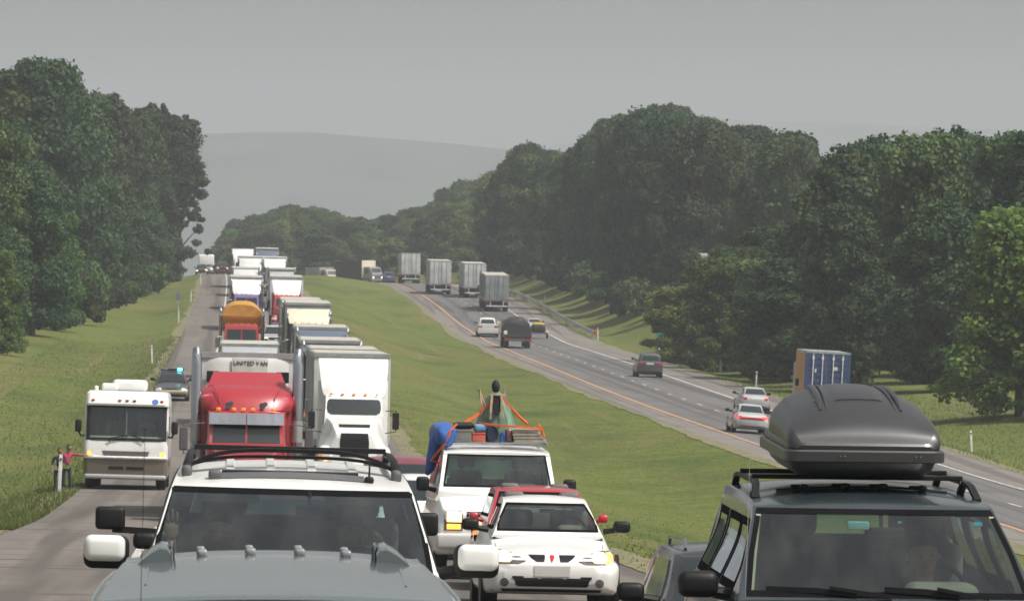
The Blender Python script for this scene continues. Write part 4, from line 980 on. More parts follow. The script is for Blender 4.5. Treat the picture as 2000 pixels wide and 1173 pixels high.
def hand(parent, wrist, d, up, size=.09, mat='skin', curl=.3, nm='hand'):
    """palm and five bent fingers from the wrist along d, palm facing up"""
    w0, d, up = Vector(wrist), Vector(d).normalized(), Vector(up).normalized(); side = d.cross(up).normalized(); up = side.cross(d)
    m = MB(); k = size
    for a in (0,):
        rings = []
        for t, ww, th in ((0, .28, .2), (.25, .42, .17), (.6, .48, .15), (1.0, .44, .11)):
            c = w0 + d * k * t; rings.append([c + side * math.cos(q) * ww * k + up * math.sin(q) * th * k for q in np.linspace(0, 2 * math.pi, 13)[:-1]])
        m.rings(rings, True, True)
    for i, (off, ln, sp) in enumerate(((-.34, .72, -.18), (-.12, .86, -.06), (.11, .82, .05), (.33, .64, .17))):
        p = w0 + d * k * .9 + side * off * k; pts = [p]; dd = (d + side * sp).normalized()
        for j in range(3):
            dd = (dd + up * curl * (.6 + .3 * j)).normalized(); pts.append(pts[-1] + dd * k * ln * (.42, .33, .25)[j] * 1.15)
        m.tube(pts, [.12 * k, .115 * k, .1 * k, .07 * k], 8)
    p = w0 + d * k * .25 - side * .38 * k; dd = (d * .7 - side * .8).normalized()
    m.tube([p, p + dd * k * .4, p + (dd + d * .5).normalized() * k * .75 + up * curl * k * .2], [.14 * k, .13 * k, .08 * k], 8)
    return m.build(nm, mat, parent, smooth=True, angle=180)
def sitter(label, X, Y, Z, roll_parent=None, shirt='teal', armL=None, armR=None, skin='skin', face=(0, -1), sc=1.0):
    """seated person seen through a windscreen; arms are lists of shoulder, elbow, wrist points; world position is the hips"""
    root = empty('person', label, 'person'); root.location = (X, Y, Z)
    T = [((0, .05, 0), (.15, .12)), ((0, .07, .22), (.14, .11)), ((0, .06, .42), (.16, .11)), ((0, .05, .52), (.09, .08)), ((0, .03, .60), (.055, .055))]
    E = [(0, 1), (1, 2), (2, 3), (3, 4)]
    for s, arm in ((-1, armL), (1, armR)):
        b = len(T)
        el, wr = arm
        T += [((s * .17, .05, .47), (.07, .07)), (el, (.048, .048)), (tuple(np.array(el) * .45 + np.array(wr) * .55), (.04, .04))]; E += [(2, b), (b, b + 1), (b + 1, b + 2)]
        b = len(T); T += [((s * .1, -.2, .0), (.085, .085)), ((s * .14, -.5, -.02), (.06, .06)), ((s * .14, -.58, -.35), (.045, .045))]; E += [(0, b), (b, b + 1), (b + 1, b + 2)]
    skin_body('clothed_body', shirt, root, T, E)
    for el, wr in (armL, armR):
        el, wr = Vector(el), Vector(wr)
        part('forearm', skin, root, lambda m: m.tube([el.lerp(wr, .45), el.lerp(wr, .75), wr], [.04, .036, .026], 10), smooth=True)
    part('neck', skin, root, lambda m: m.tube([(0, .04, .54), (0, .02, .68)], [.06, .055], 10), smooth=True)
    head(root, (0, 0, .76), .115, face, skin=skin)
    return root
# ------------------------------------------------------------------ hero cars with real windows and cabins
def inside(rows, v, a, pad=0.0):
    vs = [r[0] for r in rows]
    if v < vs[0] + pad or v > vs[-1] - pad: return False
    lo = np.interp(v, vs, [r[1] for r in rows]); hi = np.interp(v, vs, [r[2] for r in rows]); return lo + pad < a < hi - pad
def frame_rows(bvh, rows, axis, name, mat, parent, wd=.019, off=.004, depth=.02, n=14):
    """band of seal round a window, laid on the shell"""
    vs = [r[0] for r in rows]; f = lambda v, i: float(np.interp(v, vs, [r[i] for r in rows]))
    v0, v1 = vs[0], vs[-1]; objs = MB()
    bands = [[(v0 - .012, f(v0, 1) - .012, f(v0, 2) + .012), (v0 + wd, f(v0 + wd, 1), f(v0 + wd, 2))],
             [(v1 - wd, f(v1 - wd, 1), f(v1 - wd, 2)), (v1 + .012, f(v1, 1) - .006, f(v1, 2) + .006)],
             [(v, f(v, 1) - .012, f(v, 1) + wd) for v in np.linspace(v0, v1, n)],
             [(v, f(v, 2) - wd, f(v, 2) + .012) for v in np.linspace(v0, v1, n)]]
    for i, b in enumerate(bands):
        o = decal(bvh, b, axis, name, mat, None, off, depth, 22 if i < 2 else 2, 3 if i < 2 else n)
        mm = o.data; objs.add([tuple(v.co) for v in mm.vertices], [tuple(p.vertices) for p in mm.polygons]); bpy.data.objects.remove(o)
    return objs.build(name, mat, parent, smooth=True, angle=40)
def hero_windows(gsolid, g, root, ws, rw, sides, sealmat):
    # openings are cut in the shell, then glass and rubber are hung on the uncut surface
    rubber = M('seal')
    cuts = []
    cuts.append(lambda c: c[1] < 2.5 and inside(ws, c[2], c[0], .010))
    cuts.append(lambda c: c[1] > 3.6 and inside(rw, c[2], c[0], .010))
    for rows in sides: cuts.append(lambda c, rows=rows: abs(c[0]) > .45 and inside(rows, c[2], c[1], .010))
    g.cut(lambda c: any(q(c) for q in cuts))
    for rows, ax, nm in [(ws, 'f', 'windscreen'), (rw, 'b', 'rear_window')]:
        decal(gsolid.bvh, rows, ax, nm, M('clear'), root, .001, 0, 24, 12); frame_rows(gsolid.bvh, rows, ax, 'window_seal', rubber, root)
    for rows in sides:
        for ax in 'lr':
            decal(gsolid.bvh, rows, ax, 'side_window', M('clear'), root, .001, 0, 10, 8); frame_rows(gsolid.bvh, rows, ax, 'window_seal', rubber, root, .035)
def seat_at(root, x, y, z, mat='seat'):
    s = part('seat', mat, root, lambda m: (m.rbox((x, y + .1, z), (.5, .5, .18), .08, 3), m.rbox((x, y + .42, z + .36), (.5, .16, .62), .07, 3)), smooth=True)
    part('headrest', mat, s, lambda m: (m.rbox((x, y + .47, z + .80), (.27, .11, .2), .05, 3), m.cyl((x - .06, y + .45, z + .6), (x - .06, y + .46, z + .75), .012, None, 6), m.cyl((x + .06, y + .45, z + .6), (x + .06, y + .46, z + .75), .012, None, 6)), smooth=True)
def cabin(root, zc, yc, wd, driver_x, dash='plastic', seatm='seat', rear=True):
    """dashboard, wheel, seats; zc is the base of the windscreen, yc its distance"""
    part('dashboard', dash, root, lambda m: m.rbox((0, yc + .42, zc - .10), (wd * 1.9, .62, .2), .09, 4), smooth=True)
    part('instrument_hood', dash, root, lambda m: m.rbox((driver_x, yc + .6, zc + .0), (.42, .3, .14), .07, 4), smooth=True)
    n = 28; c = Vector((driver_x, yc + .98, zc - .02)); rr = .19
    sw = part('steering_wheel', 'plastic', root, lambda m: m.tube([(c.x + rr * math.cos(a), c.y - rr * .35 * math.sin(a), c.z + rr * .93 * math.sin(a)) for a in np.linspace(0, 2 * math.pi, n)], .016, 8), smooth=True)
    part('wheel_hub', 'plastic', sw, lambda m: (m.rbox(tuple(c), (.14, .06, .1), .03), m.bar([c + Vector((-rr, 0, 0)), c + Vector((rr, 0, 0))], .03, .03)))
    for x in (driver_x, -driver_x): seat_at(root, x, yc + 1.25, zc - .42, seatm)
    if rear:
        part('rear_bench', seatm, root, lambda m: (m.rbox((0, yc + 2.5, zc - .05), (wd * 1.7, .18, .62), .07, 3), m.rbox((-.4, yc + 2.52, zc + .32), (.26, .1, .16), .04), m.rbox((.4, yc + 2.52, zc + .32), (.26, .1, .16), .04)), smooth=True)
    part('cabin_floor', 'darkmetal', root, lambda m: m.box((0, yc + 1.8, zc - .72), (wd * 1.9, 3.2, .04)))
def wiper(root, p, q, bvh=None):
    """blade from pivot p to tip q lying just off the glass"""
    p, q = Vector(p), Vector(q)
    w_ = part('wiper', 'plastic', root, lambda m: (m.bar([p, p.lerp(q, .5) + Vector((0, -.02, .03))], .02, .02), m.bar([p.lerp(q, .28), p.lerp(q, .6) + Vector((0, 0, .008)), q], .012, .03)))
    return w_
# ================================================================== the nearest vehicles
# --- grey green off-roader whose roof fills the bottom of the picture
g_ = empty('off_roader', 'grey green off-roader nearest the camera, only its roof and rail feet in view', 'car')
b = Loft([(0, .5, .9, .66, .7, .6, .03), (.1, .42, 1.02, .84, .75, .74, .05), (.5, .38, 1.08, .9, .8, .8, .05), (1.2, .38, 1.14, .92, .85, .84, .04), (3, .38, 1.18, .93, .85, .85, .03), (4.5, .4, 1.18, .9, .85, .84, .03), (4.7, .5, 1.1, .84, .85, .78, .03)], 8, 4)
b.build('body', M('greygreen'), g_)
g = Loft([(1.15, 1.08, 1.2, .82, 1.12, .8, .01), (1.6, 1.08, 1.48, .83, 1.15, .76, .02), (2.03, 1.08, 1.70, .84, 1.15, .725, .03), (2.22, 1.08, 1.748, .84, 1.15, .705, .035), (2.7, 1.08, 1.772, .84, 1.15, .69, .045), (3.3, 1.08, 1.79, .83, 1.15, .67, .05), (4.15, 1.08, 1.79, .81, 1.15, .64, .045), (4.42, 1.08, 1.74, .8, 1.15, .63, .04), (4.62, 1.08, 1.2, .78, 1.12, .7, .02)], 14, 6)
gs_ = Loft([(1.15, 1.08, 1.2, .82, 1.12, .8, .01), (4.62, 1.08, 1.2, .78, 1.12, .7, .02)], 1, 1)
g.build('roof', M('greygreen'), g_)
decal(g.bvh, [(1.24, -.74, .74), (1.69, -.66, .66)], 'f', 'windscreen', M('glass'), g_, .006, .02, 16, 8)
decal(g.bvh, [(1.25, -.6, .6), (1.6, -.55, .55)], 'b', 'rear_window', M('glass'), g_, .006, .02, 12, 6)
for s in 'lr':
    decal(g.bvh, [(1.22, 1.75, 2.9), (1.6, 2.15, 2.9)], s, 'side_window', M('glass'), g_, .006, .02, 8, 5); decal(g.bvh, [(1.22, 3.0, 4.2), (1.6, 3.0, 4.15)], s, 'side_window', M('glass'), g_, .006, .02, 8, 5)
part('windscreen_seal', 'plastic', g_, lambda m: m.tube([(x, 1.985 + .06 * abs(x / .7) ** 2, 1.718 - .03 * (x / .7) ** 2) for x in np.linspace(-.7, .7, 17)], .012, 8), smooth=True)
for s in (1, -1):
    f = part('rail_foot', 'greygreen', g_, lambda m: m.rings([[(s * x, y, 1.725 + z) for x, z in ((.432, .0), (.432, .085 * k_), (.445, .108 * k_), (.475, .112 * k_), (.515, .09 * k_), (.565, .045), (.605, -.01), (.60, -.05))] for y, k_ in ((3.80, .93), (3.82, 1.0), (4.0, 1.06), (4.28, 1.0), (4.31, .9))], True, True), smooth=True, angle=28)
    part('foot_opening', 'plastic', f, lambda m: m.rbox((s * .428, 4.04, 1.79), (.02, .2, .085), .009))
    part('foot_edge', 'chrome', f, lambda m: m.tube([(s * .427, 3.93, 1.74), (s * .427, 3.93, 1.82), (s * .43, 3.97, 1.84), (s * .43, 4.10, 1.842), (s * .43, 4.15, 1.83), (s * .43, 4.16, 1.76)], .005, 6), smooth=True)
    part('foot_seam', 'plastic', f, lambda m: m.tube([(s * .44, 3.795, 1.727), (s * .55, 3.795, 1.72), (s * .612, 3.80, 1.70), (s * .612, 4.3, 1.70)], .006, 6), smooth=True)
    part('drip_rail', 'greygreen', g_, lambda m: m.tube([(s * .735, 2.05, 1.655), (s * .725, 2.5, 1.70), (s * .70, 3.3, 1.715), (s * .67, 4.3, 1.70)], .012, 6), smooth=True)
for x in (-.30, -.094, .114, .31):
    z = project(g.bvh, 't', x, 4.12)[0].z
    part('roof_bar_clip', 'grey', g_, lambda m: (m.rbox((x, 4.1, z + .012), (.044, .10, .034), .012, 3), m.rbox((x - .008, 4.17, z + .018), (.036, .05, .040), .010, 3)), smooth=True)
part('roof_pressing', 'greygreen', g_, lambda m: [m.tube([(x, 2.6, project(g.bvh, 't', x, 2.6)[0].z - .004), (x, 3.3, project(g.bvh, 't', x, 3.3)[0].z - .002), (x, 4.0, project(g.bvh, 't', x, 4.0)[0].z - .004)], .009, 6) for x in (-.52, .52)], smooth=True)
part('whip_antenna', 'plastic', g_, lambda m: (m.cyl((-.52, 1.05, 1.1), (-.52, 1.05, 1.2), .02, .012, 8), m.tube([(-.52, 1.05, 1.15), (-.516, 1.06, 1.8), (-.505, 1.08, 2.42)], [.0017, .0014, .001], 6), m.sphere((-.505, 1.08, 2.42), .004, 6, 4)))
for y in (.9, 3.7):
    for s in (1, -1): wheel(g_, s * .8, y, .38)
put(g_, .17, 21.95, 4.7, roll=-.35)

# --- white SUV
w_ = empty('suv', 'white SUV with black roof rack in the outer lane, two people behind its windscreen', 'car')
WB = [(0, .42, .82, .68, .6, .6, .03), (.1, .34, .98, .84, .66, .72, .05), (.45, .3, 1.06, .92, .7, .8, .05), (1.3, .3, 1.13, .935, .75, .84, .04), (1.6, .3, 1.12, .94, .76, .86, .03), (3, .3, 1.14, .94, .76, .86, .03), (4.4, .32, 1.14, .93, .76, .86, .03), (4.68, .38, 1.12, .88, .76, .82, .03), (4.75, .45, 1.05, .82, .72, .76, .03)]
body = Loft(WB, 10, 5); body.cut(lambda c: 1.75 < c[1] < 4.3 and c[2] > 1.05 and abs(c[0]) < .8); body.build('body', M('white'), w_)
WG = [(1.12, 1.02, 1.13, .865, 1.06, .84, .01), (1.45, 1.02, 1.29, .87, 1.08, .80, .02), (1.85, 1.02, 1.47, .87, 1.09, .75, .03), (2.2, 1.02, 1.605, .87, 1.09, .715, .035), (2.4, 1.02, 1.655, .87, 1.09, .70, .04), (2.9, 1.02, 1.70, .87, 1.09, .685, .05), (3.6, 1.02, 1.725, .87, 1.09, .67, .055), (4.3, 1.02, 1.71, .86, 1.09, .655, .05), (4.58, 1.02, 1.62, .85, 1.08, .66, .04), (4.7, 1.02, 1.2, .84, 1.06, .76, .02)]
gsol = Loft(WG, 16, 7, .7); g = Loft(WG, 16, 7, .7)
WS = [(1.155, -.79, .79), (1.38, -.755, .755), (1.60, -.69, .69)]
hero_windows(gsol, g, w_, WS, [(1.2, -.66, .66), (1.56, -.58, .58)], [[(1.17, 1.75, 2.6), (1.52, 2.2, 2.6)], [(1.17, 2.7, 3.5), (1.52, 2.7, 3.45)], [(1.17, 3.6, 4.4), (1.52, 3.6, 4.3)]], 'plastic')
g.build('roof', M('white'), w_)
rz = lambda x, y: project(gsol.bvh, 't', x, y)[0].z
part('crossbar', 'plastic', w_, lambda m: (m.bar([(x, 2.95 + .02 * abs(x), rz(.3, 2.95) + .115 - .10 * abs(x / .6) ** 4) for x in np.linspace(-.6, .6, 15)], .07, .022), m.bar([(x, 3.05, rz(.3, 2.95) + .075 - .06 * abs(x / .6) ** 4) for x in np.linspace(-.58, .58, 15)], .06, .018)), smooth=True)
part('crossbar', 'plastic', w_, lambda m: m.bar([(x, 3.95, rz(.3, 3.95) + .075) for x in np.linspace(-.58, .58, 9)], .07, .03))
for s in (1, -1):
    r_ = part('roof_rail', 'plastic', w_, lambda m: m.tube([(s * .615, 2.75, rz(.6, 2.8) - .01), (s * .612, 2.85, rz(.6, 2.9) + .055), (s * .605, 3.0, rz(.6, 3.0) + .085), (s * .60, 3.6, rz(.6, 3.6) + .085), (s * .59, 4.15, rz(.6, 4.1) + .08), (s * .585, 4.3, rz(.58, 4.3) - .01)], [.028, .028, .024, .022, .024, .028], 10, .8), smooth=True)
    part('rail_foot', 'trim', r_, lambda m: (m.rbox((s * .615, 2.78, rz(.6, 2.8) + .02), (.062, .13, .075), .025, 3), m.rbox((s * .59, 4.25, rz(.58, 4.2) + .02), (.06, .12, .07), .02, 3)), smooth=True)
part('sunroof_deflector', 'trim', w_, lambda m: (m.rings([[(x, y, rz(x, 2.5) + z) for y, z in ((2.46, .0), (2.5, .034 - .010 * (x / .45) ** 2), (2.56, .030), (2.58, 0))] for x in np.linspace(-.44, .42, 13)], True, True), m.rbox((-.45, 2.5, rz(.45, 2.5) + .02), (.075, .09, .06), .02, 3)), smooth=True)
part('sunroof', 'glass', w_, lambda m: m.box((-.01, 2.72, rz(0, 2.75) - .004), (.8, .22, .03)), bevel=.01)
part('shark_aerial', 'plastic', w_, lambda m: (m.rbox((.45, 2.5, rz(.45, 2.5) + .012), (.055, .1, .04), .015, 3), m.tube([(.45, 2.5, rz(.45, 2.5) + .02), (.452, 2.54, rz(.45, 2.5) + .13)], [.007, .004], 6)), smooth=True)
for x in (-.36, -.12, .12, .36):
    part('roof_rib', 'white', w_, lambda m: m.rings([[(x + a, y, rz(x, y) + zz) for a, zz in ((-.03, -.01), (-.022, .012), (.022, .012), (.03, -.01))] for y in np.linspace(2.95, 4.2, 10)], True, True), smooth=True, angle=30)
for s in (1, -1):
    mr = mirror(w_, s * 1.055, 1.75, 1.245, 'plastic', .26, .19, .1)
    part('mirror_cap', 'white', mr, lambda m: m.rbox((s * 1.065, 1.69, 1.268), (.235, .1, .15), .045, 4), smooth=True)
    part('ditch_moulding', 'plastic', w_, lambda m: m.tube([(s * (np.interp(y, [q[0] for q in WG], [q[5] for q in WG]) + .002), y, np.interp(y, [q[0] for q in WG], [q[2] - q[6] for q in WG]) - .004) for y in np.linspace(1.3, 4.3, 18)], .006, 6))
cabin(w_, 1.14, 1.25, .78, .39, 'greige', 'seat'); wiper(w_, (-.5, 1.16, 1.165), (.1, 1.2, 1.2)); wiper(w_, (.12, 1.16, 1.165), (.68, 1.25, 1.2))
part('rear_view_mirror', 'plastic', w_, lambda m: (m.rbox((.13, 2.05, 1.50), (.22, .03, .06), .014), m.cyl((.1, 2.1, 1.52), (.1, 2.15, 1.6), .012, None, 6)), smooth=True)
part('sun_visor', 'beige', w_, lambda m: [m.box((s * .37, 2.28, 1.555), (.36, .1, .02), (R(-25), 0, 0)) for s in (1, -1)])
decal(body.bvh, [(.72, -.4, .4), (.95, -.45, .45)], 'f', 'grille', M('plastic'), w_, .01, .03); 
for s in (1, -1): decal(body.bvh, [(.74, s * .5, s * .82), (.94, s * .52, s * .8)], 'f', 'headlight', M('lamp'), w_, .01, .03)
for y in (.9, 3.75):
    for s in (1, -1): wheel(w_, s * .82, y, .37)
part('underbody', 'darkmetal', w_, lambda m: m.box((0, 2.4, .38), (1.6, 4.2, .12)))
put(w_, .315, 33.3, 4.75, roll=-1.5)
zz = ground(.3, 35) + .58
sitter('passenger in a teal top raising one hand in the white SUV', -.07, 35.75, zz, shirt='teal', armL=((-.30, -.12, .42), (-.27, -.36, .74)), armR=((.26, -.12, .22), (.12, -.32, .30)))
hand(bpy.data.objects['person'], (-.27, -.36, .74), (-.05, -.1, 1), (0, -1, 0), .095, curl=.08)
p2 = sitter('driver of the white SUV in a pale shirt holding a hand up to the head', .70, 35.75, zz - .02, shirt='paleshirt', armL=((-.26, -.14, .24), (-.14, -.42, .38)), armR=((.33, -.08, .38), (.20, -.14, .66)))
hand(p2, (.20, -.14, .66), (-.3, 0, 1), (-1, 0, 0), .09, curl=.4); hand(p2, (-.14, -.42, .38), (.2, -.4, .3), (0, 0, 1), .09, curl=.6)

# --- dark green blue off-roader with the roof box
r_o = empty('off_roader', 'dark blue green off-roader carrying a black roof box, at the right', 'car')
RB = [(0, .5, .85, .7, .65, .62, .03), (.1, .42, .98, .86, .7, .74, .05), (.45, .38, 1.03, .91, .75, .8, .04), (1.25, .38, 1.10, .925, .8, .85, .03), (1.6, .38, 1.10, .93, .8, .86, .03), (3, .38, 1.12, .93, .8, .86, .03), (4.4, .4, 1.12, .92, .8, .86, .03), (4.7, .5, 1.05, .84, .75, .78, .03)]
body = Loft(RB, 10, 5); body.cut(lambda c: 1.75 < c[1] < 4.3 and c[2] > 1.03 and abs(c[0]) < .8); body.build('body', M('darkblue'), r_o)
RG = [(1.12, 1.0, 1.10, .86, 1.04, .84, .01), (1.4, 1.0, 1.27, .86, 1.06, .795, .02), (1.7, 1.0, 1.44, .86, 1.07, .74, .02), (1.95, 1.0, 1.575, .86, 1.07, .70, .03), (2.12, 1.0, 1.625, .86, 1.07, .69, .035), (2.6, 1.0, 1.665, .86, 1.07, .685, .05), (3.4, 1.0, 1.68, .86, 1.07, .68, .055), (4.25, 1.0, 1.665, .85, 1.07, .67, .05), (4.5, 1.0, 1.58, .84, 1.06, .67, .04), (4.62, 1.0, 1.16, .83, 1.04, .77, .02)]
gsol = Loft(RG, 16, 7, .75); g = Loft(RG, 16, 7, .75)
WS = [(1.125, -.785, .785), (1.35, -.735, .735), (1.565, -.665, .665)]
hero_windows(gsol, g, r_o, WS, [(1.18, -.7, .7), (1.53, -.6, .6)], [[(1.13, 1.62, 2.5), (1.5, 2.0, 2.5)], [(1.13, 2.6, 3.45), (1.5, 2.6, 3.4)], [(1.13, 3.55, 4.3), (1.5, 3.55, 4.2)]], 'plastic')
g.build('roof', M('darkblue'), r_o)
rz = lambda x, y: project(gsol.bvh, 't', x, y)[0].z
for s in (1, -1):
    r_ = part('roof_rail', 'plastic', r_o, lambda m: (m.bar([(s * .645, 2.38, rz(.6, 2.38) - .01), (s * .625, 2.56, rz(.6, 2.5) + .06), (s * .62, 2.75, rz(.6, 2.6) + .07), (s * .61, 3.9, rz(.6, 3.9) + .065), (s * .61, 4.1, rz(.6, 4.1) + .05), (s * .61, 4.25, rz(.6, 4.2) - .01)], .04, .022), m.bar([(s * .60, 2.92, rz(.6, 2.9) - .02), (s * .61, 2.8, rz(.6, 2.8) + .065)], .04, .025)), smooth=True)
for y in (2.95, 3.75):
    part('crossbar', 'plastic', r_o, lambda m: m.bar([(-.62, y, rz(0, y) + .048), (.62, y, rz(0, y) + .048)], .06, .028), bevel=.006)
for x in (-.34, -.10, .12, .35):
    part('roof_bar_clip', 'plastic', r_o, lambda m: (m.rbox((x, 2.62, rz(x, 2.62) + .018), (.05, .09, .034), .014, 3), m.rbox((x - .03, 2.68, rz(x, 2.62) + .022), (.09, .04, .018), .008, 2)), smooth=True)
mr_ = part('roof_edge_strip', 'plastic', r_o, lambda m: m.tube([(x, 2.68, rz(x, 2.68) + .008) for x in np.linspace(-.5, .5, 15)], .008, 6))
for s in (1, -1): mirror(r_o, s * 1.03, 1.62, 1.155, 'plastic', .23, .15, .1)
cabin(r_o, 1.10, 1.2, .78, .37, 'greige', 'seat')
wiper(r_o, (.02, 1.12, 1.12), (-.68, 1.2, 1.155)); wiper(r_o, (.56, 1.12, 1.115), (-.02, 1.17, 1.16))
part('rear_view_mirror', 'plastic', r_o, lambda m: (m.rbox((.06, 1.9, 1.44), (.24, .03, .07), .014), m.cyl((.04, 1.95, 1.47), (.04, 1.98, 1.56), .012, None, 6)), smooth=True)
part('toll_tag', 'tag', r_o, lambda m: (m.rbox((-.10, 1.865, 1.485), (.125, .02, .05), .009),), smooth=True)
part('window_sticker', 'cyan', r_o, lambda m: (m.box((.585, 1.865, 1.502), (.045, .004, .04), (R(-55), 0, 0)), m.box((.14, 1.89, 1.505), (.022, .004, .018), (R(-55), 0, 0))))
part('pillar_trim', 'beige', r_o, lambda m: [m.bar([(s * .755, 1.3, 1.13), (s * .715, 1.6, 1.33), (s * .665, 1.93, 1.53)], .03, .03) for s in (1, -1)])
part('whip_antenna', 'steel', r_o, lambda m: (m.cyl((-.80, 1.15, 1.0), (-.80, 1.15, 1.1), .016, .008, 8), m.tube([(-.80, 1.15, 1.08), (-.79, 1.16, 1.5), (-.782, 1.17, 1.87)], [.002, .0016, .0012], 6), m.sphere((-.782, 1.17, 1.87), .004, 6, 4)))
part('washer_jet', 'plastic', r_o, lambda m: [m.rbox((x, .9, 1.085), (.03, .04, .02), .008) for x in (-.3, .3)], smooth=True)
for s in (1, -1): decal(body.bvh, [(.7, s * .5, s * .82), (.9, s * .52, s * .8)], 'f', 'headlight', M('lamp'), r_o, .01, .03)
decal(body.bvh, [(.7, -.42, .42), (.9, -.45, .45)], 'f', 'grille', M('plastic'), r_o, .01, .03)
for y in (.9, 3.7):
    for s in (1, -1): wheel(r_o, s * .8, y, .38)
part('underbody', 'darkmetal', r_o, lambda m: m.box((0, 2.4, .42), (1.6, 4.2, .12)))
put(r_o, 3.665, 33.2, 4.7, roll=-.7)
zz = ground(3.7, 35) + .53
p3 = sitter('driver of the dark off-roader in a dark shirt with one hand on the wheel', 3.99, 35.35, zz, shirt='darkshirt', armL=((-.26, -.14, .24), (-.12, -.30, .34)), armR=((.28, -.12, .24), (.11, -.34, .62 - .03)))
hand(p3, (.11, -.34, .55), (-.1, -.5, -.25), (0, -.2, 1), .085, curl=-.5)
# roof box
bx = empty('roof_box', 'large black plastic roof box with ribbed lid on the dark off-roader', 'roof box')
LB = [(0, .165, .20, .44, .17, .41, .005), (.04, .165, .27, .495, .20, .46, .02), (.12, .165, .33, .505, .22, .475, .045), (.28, .165, .40, .505, .24, .46, .075), (.55, .165, .465, .505, .26, .44, .10), (.9, .165, .495, .50, .27, .43, .11), (1.25, .165, .495, .495, .26, .42, .10), (1.5, .165, .44, .48, .24, .41, .07), (1.66, .165, .33, .46, .2, .40, .03), (1.72, .165, .2, .42, .18, .38, .01)]
lid = Loft(LB, 10, 6, .25); lid.build('lid', M('boxplastic'), bx)
lz = lambda x, y: project(lid.bvh, 't', x, y)[0].z
def plan(hw, y0, y1, z, r=.14, n=6):
    out = []
    for q, (sx, yy) in enumerate(((1, y1), (-1, y1), (-1, y0), (1, y0))):
        for i in range(n + 1):
            a = math.pi / 2 * (q + i / n); out.append((sx * (hw - r) + r * math.cos(a), (yy - r if q < 2 else yy + r) + r * math.sin(a), z))
    return out
part('tub', 'boxplastic', bx, lambda m: m.rings([plan(.36, .2, 1.55, 0), plan(.42, .1, 1.62, .012), plan(.465, .05, 1.67, .05), plan(.485, .02, 1.70, .10)], True, True), smooth=True)
part('lid_flange', 'boxplastic', bx, lambda m: m.rings([plan(.515, -.02, 1.74, .095, .09), plan(.527, -.03, 1.75, .10, .09), plan(.527, -.03, 1.75, .155, .09), plan(.515, -.02, 1.74, .165, .09)], True, True), smooth=True, angle=30)
part('lid_step', 'boxplastic', bx, lambda m: m.rings([plan(.50, -.005, 1.73, .16, .12), plan(.505, -.01, 1.73, .19, .12), plan(.50, .0, 1.73, .205, .12), plan(.488, .02, 1.71, .21, .12)], True, True), smooth=True, angle=30)
for s in (1, -1):
    for xx, rr in ((.245, .022), (.205, .012)):
        part('lid_rib', 'boxplastic', bx, lambda m: m.tube([(s * (xx + .03 * (1 - y / .9)), y, lz(s * xx, y) - .004 + .01 * math.sin(math.pi * (y - .28) / 1.3)) for y in np.linspace(.28, 1.5, 16)], [rr * (.3 + .7 * math.sin(math.pi * min(1, (i + .4) / 5) / 2)) for i in range(16)], 10), smooth=True)
part('centre_pressing', 'boxplastic', bx, lambda m: m.rings([[(x, y, lz(x, y) + (.007 if abs(x) < .17 else -.004)) for x in np.linspace(-.185, .185, 9)] + [(x, y, lz(x, y) - .01) for x in np.linspace(.185, -.185, 9)] for y in np.linspace(.42, 1.4, 12)], True, True), smooth=True, angle=25)
part('rivet', 'chrome', bx, lambda m: [m.sphere((x, -.034, .13), .006, 6, 4) for x in (-.165, -.135, .33, .36)])
part('lid_badge', solid('small green sticker', (.05, .35, .12), .4), bx, lambda m: m.sphere((-.28, .5, lz(-.28, .5)), (.014, .014, .006), 8, 5))
bx.matrix_world = Matrix.Translation((3.67, 35.55, H - 1.345)) @ Matrix.Rotation(R(.7), 4, 'Y') @ Matrix.Rotation(R(1), 4, 'X') @ Matrix.Diagonal((.885, 1, 1, 1))

# ================================================================== queue nearby
# maroon pickup with towing mirrors, hidden behind the white SUV except for its mirror
pk, b, g = car('pickup', 'pickup_truck', 'maroon pickup hidden behind the white SUV, its big black towing mirror showing', 'pickup', M('maroon'), .30, 54.0)
for s in (1, -1): part('towing_mirror', 'plastic', pk, lambda m: (m.rbox((s * 1.42, 1.7, 1.50), (.27, .12, .21), .04, 3), m.bar([(s * .98, 1.75, 1.38), (s * 1.4, 1.72, 1.40)], .06, .06)), smooth=True)
# dark estate beside the off-roader
es, b, g = car('estate', 'estate_car', 'black estate car half hidden behind the dark off-roader on its left', 'car', M('black'), 4.14, 47.3)
part('roof_rail', 'chrome', es, lambda m: [m.tube([(s * .5, 2.2, 1.43), (s * .5, 2.3, 1.505), (s * .5, 3.9, 1.505), (s * .5, 4.0, 1.43)], .014, 6) for s in (1, -1)])
